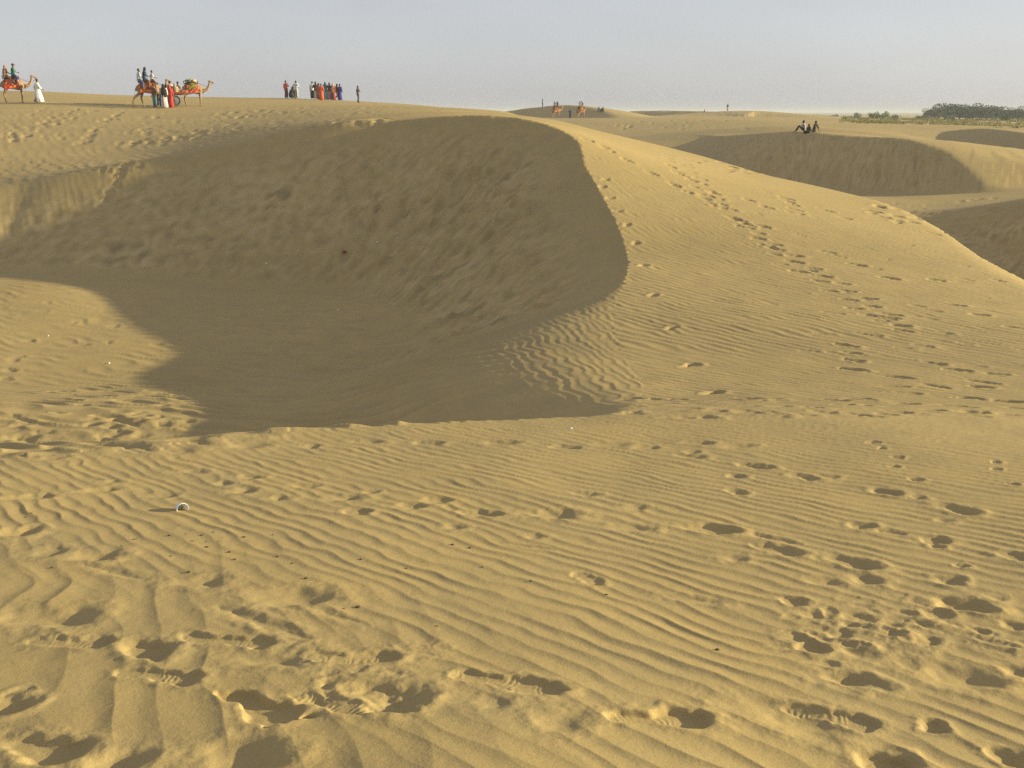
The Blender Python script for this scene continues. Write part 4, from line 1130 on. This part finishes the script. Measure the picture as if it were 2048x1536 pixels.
def seat_on(cam_obj, x, dz=0.0):
    s = cam_obj.scale[0]; a = cam_obj.rotation_euler[2]
    return V(cam_obj.location) + V((math.cos(a) * x * s, math.sin(a) * x * s, (2.13 + dz) * s))

RIDER = 'people riding camels'
HERD = 'camels carrying visitors over the dunes'
# the camel at the edge of the picture and the one before it
cB = camel('camel with orange blanket mostly cut off by the picture edge behind the first camel', spot(-26, 208, 81), math.pi - .25, CAMEL_FUR, M_ORANGE, M_QUILT2, M_LEATHER, scale=.9, group=HERD)
person('person in white shirt riding the cut-off camel, only a shoulder and leg in view', 'ride', seat_on(cB, -.62), cB.rotation_euler[2] - H, 'short', C(WHITE), C(DENIM), group=RIDER)
cA = camel('brown camel with red patchwork blanket carrying a rider in a green shirt', spot(31, 212, 77), .48, CAMEL_FUR, M_RED, M_QUILT, M_LEATHER, scale=.88, group=HERD)
person('rider in green shirt and dark cap on the red-blanketed camel', 'ride', seat_on(cA, .12), cA.rotation_euler[2] - H - .15, 'cap', C(GREEN), C(NAVY), head=C(BLACK), group=RIDER)
person('rider in brown and pink shawl sitting behind the green-shirted rider', 'ride', seat_on(cA, -.48, -.04), cA.rotation_euler[2] - H + .3, 'long', C(BROWN), C(OLIVE), shawl=C((.34, .18, .11)), scale=.92, group=RIDER)
person('man in a long white robe with flared hem walking alone over the sand', 'walk', spot(78, 206, 77), -.9, 'short', robe=C((.80, .78, .76)), flare=1.3, lean=(.02, .06))

cC = camel('camel with bright orange blanket carrying three riders', spot(299, 210, 77), .42, CAMEL_FUR, M_ORANGE, M_QUILT2, M_LEATHER, walk=True, scale=.90, group=HERD)
person('rearmost rider in pale shirt on the orange-blanketed camel', 'ride', seat_on(cC, -.66, -.10), cC.rotation_euler[2] - H, 'short', C((.52, .58, .56)), C(DENIM), group=RIDER)
person('middle rider with dark headscarf and light blue tunic on the orange-blanketed camel', 'ride', seat_on(cC, -.16, .03), cC.rotation_euler[2] - H, robe=C((.16, .22, .38)), shawl=C((.014, .016, .06)), group=RIDER)
person('child in white shirt at the front of the three riders', 'ride', seat_on(cC, .36, -.06), cC.rotation_euler[2] - H, 'short', C((.66, .60, .58)), C(BROWN), scale=.84, group=RIDER)

cD = camel('camel harnessed to the cart, heaped with green and red bedding', spot(388, 212, 79), .36, CAMEL_FUR, M_ORNATE, M_QUILT3, M_LEATHER, scale=.84, group=HERD, pile=(C((.06, .10, .05)), C((.22, .22, .06)), C((.55, .40, .16))))

# the cart behind it
WOOD = cloth('cart_wood', (.36, .22, .10), .8, 20)
WOOD_P = cloth('painted_wood', (.40, .08, .05), .8, 20)
TYRE = cloth('tyre_rubber', (.16, .17, .15), .9, 20)
IRON = cloth('grey_iron', (.22, .23, .22), .5, 20)
cx = spot(352, 212, 78)
cart = thing('camel_cart', 'low two-wheeled cart with rubber tyres hitched behind a camel', 'cart', cx, .30)
for k in range(6):
    mb = MB(); mb.box((.0, -.50 + .2 * k, .93), (1.55, .19, .045)); link('plank', mb.mesh('plank', False), WOOD, cart)
mb = MB()
for y in (-.42, .42): mb.box((0, y, .865), (1.60, .08, .08))
for x in (-.72, 0, .72): mb.box((x, 0, .80), (.07, 1.0, .05))
mb.box((0, 0, .60), (.10, .10, .36)); mb.box((0, 0, .43), (.09, 1.15, .09))
link('chassis', mb.mesh('chassis', False), WOOD, cart)
for y in (-.61, .61):
    mb = MB(); mb.box((0, y, 1.0), (1.58, .04, .10)); link('side_rail', mb.mesh('side_rail', False), WOOD_P, cart)
for y in (-.36, .36):
    mb = MB(); mb.loft([(.70, y, .86), (1.4, y * .95, .98), (2.15, y * .9, 1.16)], [.035, .035, .03], (0, 1, 0), 6); link('shaft', mb.mesh('shaft'), WOOD, cart)
for y in (-.56, .56):
    mb = MB(); n = 24
    ring = []
    for i in range(n):
        a = 2 * math.pi * i / n
        for (rr, yy) in ((.30, -.07), (.40, -.085), (.425, -.04), (.425, .04), (.40, .085), (.30, .07)):
            mb.v.append(V((math.cos(a) * rr, y + yy, .425 + math.sin(a) * rr)))
    for i in range(n):
        for k in range(6):
            a, b = i * 6 + k, i * 6 + (k + 1) % 6; c, d = ((i + 1) % n) * 6 + (k + 1) % 6, ((i + 1) % n) * 6 + k
            mb.f.append((a, b, c, d))
    w = link('wheel', mb.mesh('tyre'), TYRE, cart)
    mb = MB(); mb.loft([(0, y - .05, .425), (0, y + .05, .425)], [.30, .30], (1, 0, 0), 20, cap=.05); link('rim', mb.mesh('rim'), IRON, w)
    mb = MB(); mb.loft([(0, y - .10, .425), (0, y + .10, .425)], [.07, .07], (1, 0, 0), 10, cap=.2); link('hub', mb.mesh('hub'), IRON, w)

def on_cart(x, y, z=.955):
    a = .30
    return cx + V((math.cos(a) * x - math.sin(a) * y, math.sin(a) * x + math.cos(a) * y, z))
ONCART = 'people sitting on the cart'
person('person in white shirt sitting at the rear of the cart, tallest of its passengers', 'cross', on_cart(-.36, .15), -.6, 'short', C((.70, .72, .66)), C(GREY), group=ONCART)
person('person in grey top sitting on the cart next to the camel', 'cross', on_cart(.22, .30), -.4, 'short', C((.30, .27, .30)), C(BROWN), group=ONCART, scale=.95)
person('child in yellowish shawl sitting low at the front side of the cart', 'cross', on_cart(.02, -.24), .2, shawl=C((.36, .28, .14)), robe=C((.40, .30, .18)), group=ONCART, scale=.80)

NEAR = 'people standing around the camels and cart'
person('person in teal trousers standing by the front leg of the orange-blanketed camel', 'stand', spot(311, 214, 76.0), 2.6, 'turban', C(BROWN), C((.08, .22, .26)), head=C((.16, .03, .03)), group=NEAR, wide=1.15, scale=.98)
person('person in dark blue clothes standing behind the teal trousers', 'turn', spot(317, 209, 78.2), 2.0, 'short', C((.04, .05, .12)), C(NAVY), group=NEAR)
person('person in white shawl and dark veil standing with back turned near the cart', 'stand', spot(329.5, 215, 75.5), .3, robe=C((.52, .47, .50)), shawl=C((.03, .026, .022)), group=NEAR)
person('woman in bright red full-length sari standing against the cart wheel', 'stand', spot(342, 213.5, 76.2), -.2, robe=C(RED), shawl=C((.50, .03, .025)), group=NEAR, scale=.95)
person('person in dark brown veil standing between the white shawl and the red sari', 'stand', spot(335.5, 213, 76.8), .1, robe=C((.12, .03, .03)), shawl=C((.06, .035, .02)), group=NEAR, scale=.97)
person('child in black standing beside the white-shawled person, arm held out', 'point', spot(323, 210, 77.0), .4 + H * 2, 'long', C(BLACK), C((.02, .02, .04)), group=NEAR, scale=.66)

# the group on the skyline
SKY = 'people gathered on the skyline of the dune'
def crowd(px, py, Y, *a, **k): return person(a[0], a[1], spot(px, py, Y), *a[2:], **k)
crowd(573, 196, 103, 'person in orange tunic over maroon trousers at the outer end of the skyline group', 'turn', -.5, 'bun', C(ORANGE), C((.18, .03, .06)), group=SKY, long=True, wide=1.3)
crowd(583.5, 196, 103, 'person in dark clothes squatting beside the orange tunic', 'squat', -.7, shawl=C((.04, .035, .03)), robe=C((.16, .13, .14)), group=SKY, scale=1.15)
crowd(593, 195, 103, 'man in pale grey shirt and light trousers standing next to the squatting person', 'hips', -.4, 'short', C((.56, .58, .60)), C((.46, .46, .42)), group=SKY, wide=1.2)
crowd(625.5, 196, 104, 'person in white top over long black skirt at the near end of the cluster', 'stand', .2, 'short', C((.72, .70, .66)), C(BLACK), group=SKY, wide=1.5, long=True)
crowd(632, 196, 103.5, 'tall person in dark top and greyish wrap stretching an arm to the side', 'point', .2, 'long', C((.07, .05, .05)), C((.34, .30, .33)), group=SKY, wide=1.4)
crowd(638.5, 198, 102.5, 'person in brown wrap standing just behind the orange sari', 'stand', .3, 'short', robe=C((.32, .11, .05)), group=SKY, scale=.92)
crowd(643.3, 200.5, 98, 'woman in bright orange sari standing in front of the skyline cluster', 'stand', 0, 'bun', robe=C((.62, .085, .012)), group=SKY, scale=.90)
crowd(651.5, 199, 102, 'woman in turquoise tunic with dark hair in the skyline cluster', 'turn', -.3, shawl=C((.04, .16, .20)), robe=C((.07, .33, .42)), group=SKY, scale=1.0)
crowd(659.5, 199.5, 102, 'person in dark shirt and pinkish wrap in the skyline cluster', 'hips', .5, 'long', C((.10, .05, .045)), C((.42, .20, .19)), group=SKY, wide=1.4, scale=.97)
crowd(667, 199.5, 102, 'woman in dark red blouse and peach veil in the skyline cluster', 'stand', -.5, robe=C((.26, .035, .03)), shawl=C((.62, .32, .16)), group=SKY, scale=.94)
crowd(674.5, 199.5, 103, 'person with long dark hair in a maroon dress, legs bare', 'walk', -.8, 'long', C((.10, .03, .03)), C((.30, .10, .09)), group=SKY, long=True, scale=.92)
crowd(680.5, 199.5, 103, 'woman in deep blue sari at the far end of the skyline cluster', 'stand', -.4, 'bun', robe=C((.05, .06, .34)), group=SKY, scale=.93)
crowd(716.5, 206, 92, 'man in grey purple shirt standing alone on the skyline, apart from the group', 'turn', -1.0, 'short', C((.17, .12, .15)), C((.13, .11, .12)), skin=SKIN_DARK, scale=.86)

# round the far dune
crowd(1085, 213, 205, 'person in pale shirt and dark trousers standing on top of the shaded far dune', 'turn', -1.2, 'short', C((.50, .50, .48)), C((.03, .03, .05)))
cE = camel('golden camel with two riders, farther from the seated couple of far camels', spot(1112, 235, 187), .70, CAMEL_GOLD, M_GOLD, M_QUILT2, M_LEATHER, scale=1.0, group=HERD)
cE['label'] = 'golden camel with riders in grey and black before the shaded far dune'
person('rider in long grey cloak on the golden camel before the far dune', 'ride', seat_on(cE, -.35), cE.rotation_euler[2] - H, robe=C((.30, .30, .31)), shawl=C((.34, .34, .35)), group=RIDER, scale=1.05)
person('rider in black shirt in front of the grey-cloaked rider', 'ride', seat_on(cE, .22), cE.rotation_euler[2] - H, 'short', C(BLACK), C((.22, .10, .08)), group=RIDER)
cF = camel('darker golden camel walking behind a man on foot, riders in white and brown', spot(1161, 241, 174), .95, CAMEL_GOLD, M_QUILT2, M_QUILT2, M_LEATHER, walk=True, scale=1.0, group=HERD)
person('rider in white shirt on the darker golden camel', 'ride', seat_on(cF, -.30), cF.rotation_euler[2] - H, 'short', C((.62, .58, .54)), C((.50, .34, .28)), group=RIDER)
person('rider in dark brown shirt ahead of the white-shirted far rider', 'ride', seat_on(cF, .26), cF.rotation_euler[2] - H, 'short', C((.10, .06, .04)), C(BROWN), group=RIDER)
crowd(1140, 238, 181, 'man in dark navy clothes on foot between the two golden camels', 'phone', 2.9, 'short', C((.04, .045, .09)), C(NAVY), skin=SKIN_DARK, scale=.95)
crowd(1197.5, 220.5, 189, 'person in blue grey shirt sitting on the crest of the far dune', 'cross', -.6, 'short', C((.16, .20, .26)), C((.08, .09, .12)))
crowd(1206, 221.5, 188, 'person in dark clothes sitting with raised hands on the crest of the far dune', 'knees', .6, 'short', C((.06, .04, .04)), C((.09, .05, .04)))
crowd(1409.5, 223, 258, 'person in orange brown clothes sitting on the distant low dune', 'cross', 1.0, 'short', C((.36, .14, .05)), C((.22, .10, .05)), scale=1.1)
crowd(1455, 222, 247, 'person in long grey clothes standing on the distant low dune', 'hips', .4, 'short', C((.10, .10, .11)), C((.28, .27, .28)), skin=SKIN_DARK, wide=1.2)

# the three seated on the rim of the second hollow
RIM3 = 'people sitting on the rim of the second hollow'
pA = person('person in white shirt and black trousers sitting on the dune rim, arms over drawn-up knees', 'knees', spot(1608, 258, 74.6), 1.25, 'short', C((.34, .32, .37)), C((.018, .02, .026)), group=RIM3, skin=SKIN_DARK, scale=.86)
pB = person('person in dark brown top and pale trousers on the dune rim, leaning back', 'lean', spot(1627, 262, 73.0), .75, 'long', C((.075, .055, .05)), C((.52, .50, .46)), group=RIM3, scale=.86)
pC = person('person in black crouching low between the two sitters on the dune rim', 'cross', spot(1618, 261, 72.9, -.10), 1.9, 'long', C((.03, .025, .02)), C(BLACK), group=RIM3, scale=.74)

# ---- scrub and trees on the plain
BARK = cloth('bark', (.16, .11, .075), .9, 8)
LEAF_DARK, LEAF_MID, LEAF_PALE, LEAF_DRY = leaf_mat('acacia_leaf', (.055, .075, .03)), leaf_mat('shrub_leaf', (.075, .11, .03)), leaf_mat('bright_leaf', (.07, .14, .035)), leaf_mat('dry_leaf', (.16, .15, .05))

def tree_mesh(seed, w, h):
    r = np.random.default_rng(seed); cl = []
    for k in range(13):
        a = r.uniform(0, 2 * math.pi); q = w * .5 * math.sqrt(r.uniform(.02, .8))
        cl.append(((math.cos(a) * q, math.sin(a) * q, h * r.uniform(.34, .92) - .14 * q), (w * r.uniform(.15, .25), w * r.uniform(.15, .25), h * r.uniform(.12, .20))))
    return leaves_mesh('crown', cl, 1900, .19, seed)
def trunk_mesh(seed, w, h):
    r = np.random.default_rng(seed); mb = MB()
    for k in range(4):
        a = r.uniform(0, 2 * math.pi); q = w * r.uniform(.15, .32)
        mb.loft([(0, 0, -.2), (math.cos(a) * q * .2, math.sin(a) * q * .2, h * .28), (math.cos(a) * q, math.sin(a) * q, h * .66)], [.15, .10, .04], (1, 0, 0), 6)
    return mb.mesh('trunk')
TREES = [(tree_mesh(900 + k, w, h), trunk_mesh(900 + k, w, h)) for k, (w, h) in enumerate(((8.5, 4.6), (7.5, 4.0), (9.5, 4.4)))]
ORD = ['first', 'second', 'third', 'fourth', 'fifth', 'sixth', 'seventh', 'eighth', 'ninth', 'tenth', 'eleventh', 'twelfth', 'thirteenth', 'fourteenth', 'fifteenth', 'sixteenth', 'seventeenth', 'eighteenth']
tp = [(1860, 318, .86), (1876, 326, 1.16), (1890, 336, 1.34), (1903, 330, 1.10), (1918, 338, 1.26), (1932, 328, 1.02), (1944, 340, 1.24), (1958, 334, 1.06), (1973, 330, 1.18), (1989, 338, .98), (2003, 332, 1.06), (2018, 340, .88), (2034, 334, 1.0), (2049, 340, .90), (2066, 332, 1.0)]
for k, (px, Y, s) in enumerate(tp):
    cm, tm = TREES[k % 3]
    t = thing('acacia_tree', 'dark green acacia, %s tree along the belt counted from its open end' % ORD[k], 'tree', spot(px, 240, Y, -.1), k * 2.1, 'trees in the belt on the plain', s)
    link('crown', cm, LEAF_DARK, t); link('trunk', tm, BARK, t)
t = thing('acacia_tree', 'lone dense dark tree standing in front of the tree belt', 'tree', spot(1953, 242, 300, -.1), .7, None, .86)
link('crown', tree_mesh(931, 6.2, 4.4), LEAF_DARK, t); link('trunk', TREES[1][1], BARK, t)

def shrub_mesh(seed, w, h):
    r = np.random.default_rng(seed); cl = []
    for k in range(7):
        a = r.uniform(0, 2 * math.pi); q = w * .36 * math.sqrt(r.uniform(0, 1))
        cl.append(((math.cos(a) * q, math.sin(a) * q, h * r.uniform(.3, .66)), (w * .20, w * .20, h * r.uniform(.20, .32))))
    return leaves_mesh('foliage', cl, 380, .12, seed)
def stems_mesh(seed, w, h):
    r = np.random.default_rng(seed); mb = MB()
    for k in range(5):
        a = 2 * math.pi * k / 5 + r.uniform(-.4, .4)
        mb.loft([(0, 0, -.15), (math.cos(a) * w * .2, math.sin(a) * w * .2, h * .55)], [.05, .02], (1, 0, 0), 5)
    return mb.mesh('stems')
SHR = [(shrub_mesh(950 + k, w, h), stems_mesh(950 + k, w, h)) for k, (w, h) in enumerate(((3.0, 1.7), (2.6, 1.3), (3.4, 1.5)))]
shrubs = [  # px, base y, width px, height px, leaf, label
    (1656, 237.5, 26, 7, LEAF_DARK, 'low dark shrub at the near end of the scrub line, next to the dune'),
    (1668, 237, 16, 9, LEAF_DARK, 'small dark shrub with rounded top beside the lowest scrub'),
    (1694, 237, 26, 7, LEAF_DARK, 'long low dark shrub between the rounded shrub and the bright green bush'),
    (1717, 238, 16, 13, LEAF_PALE, 'bright green bush ending the low dark scrub line'),
    (1746, 238, 20, 12, LEAF_MID, 'olive shrub at one side of the three-shrub clump'),
    (1771, 239, 18, 15, LEAF_PALE, 'tallest and greenest bush in the middle of the three-shrub clump'),
    (1787, 238, 20, 9, LEAF_DARK, 'dark spreading shrub at the other side of the three-shrub clump'),
    (1748, 245, 22, 9, LEAF_DRY, 'yellowish shrub growing in front of the three-shrub clump'),
    (1776, 243, 14, 5, LEAF_DRY, 'small low brownish shrub in front of the greenest bush'),
    (1834, 238, 22, 7, LEAF_DRY, 'greyish dry shrub just before the tree belt'),
    (1840, 232, 16, 7, LEAF_DARK, 'small dark shrub under the open end of the tree belt'),
    (1851, 240, 14, 8, LEAF_MID, 'olive shrub beside the greyish dry shrub'),
    (1905, 248, 6, 7, LEAF_MID, 'single small round shrub alone on the grassy flat'),
    (1911, 242, 10, 5, LEAF_DRY, 'flat brown shrub behind the single round shrub'),
    (1899, 239, 14, 7, LEAF_MID, 'grey green shrub at the foot of the tree belt'),
    (2015, 243, 26, 14, LEAF_MID, 'broad rounded green bush in front of the tree belt'),
    (2043, 243, 12, 8, LEAF_DRY, 'yellow green shrub next to the broad rounded bush'),
    (1985, 241, 20, 6, LEAF_DRY, 'low yellow shrub between the lone tree and the broad bush'),
    (1687, 243, 18, 6, LEAF_DRY, 'pale yellow green tuft shrub on the open sand'),
    (1733, 242, 8, 4, LEAF_DRY, 'tiny yellow green shrub near the bright green bush'),
    (1960, 240, 12, 5, LEAF_MID, 'small green shrub at the foot of the lone tree'),
]
for k, (px, py, w, h, lm, lab) in enumerate(shrubs):
    Y = min(2.35 * FPX / (py - 224), 345)
    fm, sm = SHR[k % 3]; dw, dh = ((3.0, 1.7), (2.6, 1.3), (3.4, 1.5))[k % 3]
    t = thing('shrub', lab, 'shrub', spot(px, py, Y, -.05), k * 1.7, 'shrubs on the plain')
    t.scale = (w * Y / FPX / dw * 1.4, w * Y / FPX / dw * 1.4, h * Y / FPX / dh * 1.4)
    link('foliage', fm, lm, t); link('stem', sm, BARK, t)

r = np.random.default_rng(77)
vs, fs = [], []
gx, gy = [], []
while len(gx) < 2600:
    px = r.uniform(1640, 2120); Y = r.uniform(130, 350)
    x = (px - 1024) / FPX * Y / .966
    if noise(np.array([x / 14]), np.array([Y / 30]), 400)[0] + .25 * (Y - 200) / 150 + r.uniform(-.35, .35) < .02: continue
    gx.append(x); gy.append(Y)
gz = base_height(np.array(gx), np.array(gy))
for x, y, z in zip(gx, gy, gz):
    for b in range(7):
        a = r.uniform(0, 2 * math.pi); q = r.uniform(.05, .5); hh = r.uniform(.15, .42); i = len(vs)
        c = (x + math.cos(a) * q, y + math.sin(a) * q)
        vs += [(c[0] - .07, c[1], z - .03), (c[0] + .07, c[1] + .03, z - .03), (c[0] + math.cos(a) * .15, c[1] + math.sin(a) * .15, z + hh)]
        fs.append((i, i + 1, i + 2))
me = bpy.data.meshes.new('grass'); me.from_pydata(vs, [], fs); me.update()
go = link('grass', me, leaf_mat('grass_blade', (.21, .20, .06))); go['kind'] = 'stuff'

# ---- litter on the sand
_tan0 = math.tan(AZ)
def surface(x, y):
    rr = math.hypot(x, y); i = min(max(int(np.searchsorted(RR, rr)), 0), len(RR) - 1)
    j = int(round((x / y / _tan0 + 1) / 2 * (n_az - 1)))
    return float(Zf[i, min(max(j, 0), n_az - 1)])
def lie(px, py, dz=0.0):
    g = ray_ground([(px, py)])[0]
    return V((g[0], g[1], surface(g[0], g[1]) + dz))

FOAM = cloth('white_foam', (.80, .79, .76), .5, 6)
loc = lie(366, 1021)
d = math.hypot(loc.x, loc.y)
R0 = .5 * 20 * d * 1.18 / FPX
mb = MB(); n = 28
for (t_, rr) in ((0, R0), (.004, R0 * 1.06), (.010, R0 * 1.02), (.055, R0 * .72), (.058, R0 * .62), (.050, R0 * .58), (.010, R0 * .84)):
    for i in range(n):
        a = 2 * math.pi * i / n
        mb.v.append(V((math.cos(a) * rr, t_, math.sin(a) * rr)))
for k in range(6):
    for i in range(n): mb.f.append((k * n + i, k * n + (i + 1) % n, (k + 1) * n + (i + 1) % n, (k + 1) * n + i))
for i in range(n): mb.f.append((6 * n + i, 6 * n + (i + 1) % n, (i + 1) % n, i))
mb.f.append(tuple(4 * n + i for i in range(n)))
cup = link('paper_cup', mb.mesh('cup'), FOAM)
cup.location = loc + V((0, 0, R0 * .36)); cup.rotation_euler = (math.radians(-6), 0, math.radians(38))
tag(cup, 'white disposable cup lying on its side half buried in rippled sand', 'cup')

def crumpled(name, seed, s, mat, label, cat, loc, group=None):
    r = np.random.default_rng(seed); bm = bmesh.new(); bmesh.ops.create_icosphere(bm, subdivisions=1, radius=1)
    for v in bm.verts: v.co *= r.uniform(.6, 1.25)
    me = bpy.data.meshes.new(name); bm.to_mesh(me); bm.free()
    o = link(name, me, mat); o.location = loc; o.scale = (s, s * .7, s * .5); o.rotation_euler = (0, 0, r.uniform(0, 3))
    return tag(o, label, cat, group)
PAPER = cloth('white_paper', (.75, .76, .78), .7, 5)
WRAP = cloth('red_wrapper', (.36, .03, .02), .5, 5)
DUNG = cloth('dry_dung', (.10, .06, .032), .9, 30)
crumpled('food_wrapper', 1, .075, WRAP, 'dark red crumpled wrapper on the shaded floor of the hollow', 'litter', lie(689, 511, .03))
for k, (px, py, s, lab) in enumerate(((755, 489, .055, 'white paper scrap to one side of the pair above the red wrapper'), (795, 476, .055, 'white paper scrap highest up the shaded slope past the red wrapper'), (677, 622, .05, 'single white paper scrap on the shaded ripples below the red wrapper'),
        (1141, 857, .018, 'tiny white paper scrap on lit ripples just inside the near rim'), (218, 728, .034, 'white paper scrap on the sunlit floor of the hollow'), (456, 513, .05, 'white paper scrap at the foot of the shaded wall, farthest from the wrapper'),
        (573, 515, .04, 'white paper scrap at the foot of the shaded wall, closest to the wrapper'), (533, 531, .04, 'white paper scrap lying out on the shaded flat of the hollow'), (96, 671, .034, 'white paper scrap near the picture edge on the sunlit hollow floor'))):
    crumpled('paper_scrap', 10 + k, s, PAPER, lab, 'litter', lie(px, py, s * .3), 'white paper scraps in the sand')
pel = [(51, 1033), (63, 1027), (268, 1080), (273, 1079), (339, 1073), (372, 1070), (427, 1066), (404, 1072), (385, 1084), (412, 1084), (437, 1084), (488, 1076), (546, 1071), (555, 1114), (585, 1128), (342, 1113), (470, 1120), (414, 1095), (459, 1105), (243, 1094), (104, 1135), (940, 1095), (905, 1090), (813, 1137), (722, 1120), (1435, 1300), (965, 1135), (1062, 1164), (688, 1217), (716, 1214), (612, 1158), (874, 1250), (1213, 1190), (378, 1145)]
dm = None
for k, (px, py) in enumerate(pel):
    o = crumpled('dung_pellet', 40, .0075 * r.uniform(.6, 1.6), DUNG, 'small dry brown dung pellet lying loose on the rippled sand', 'dung pellet', lie(px, py, .002), 'dung pellets scattered on the sand')
# ------------------------------------------------------------------ the dusty air
hz = bpy.data.materials.new('haze'); hz.use_nodes = True
hn, hl = hz.node_tree.nodes, hz.node_tree.links
hn.clear()
ho = hn.new('ShaderNodeOutputMaterial'); hv = hn.new('ShaderNodeVolumePrincipled')
hv.inputs['Color'].default_value = (.66, .70, .77, 1)
hv.inputs['Density'].default_value = 0.0005
hv.inputs['Anisotropy'].default_value = 0.0
hl.new(hv.outputs['Volume'], ho.inputs['Volume'])
mb = MB(); mb.box((0, 0, 0), (15000, 15000, 1))
me = mb.mesh('haze', False)
o = link('haze', me, hz)
o.scale = (1, 1, 18.0); o.location = (0, 0, -.5)
o['kind'] = 'stuff'
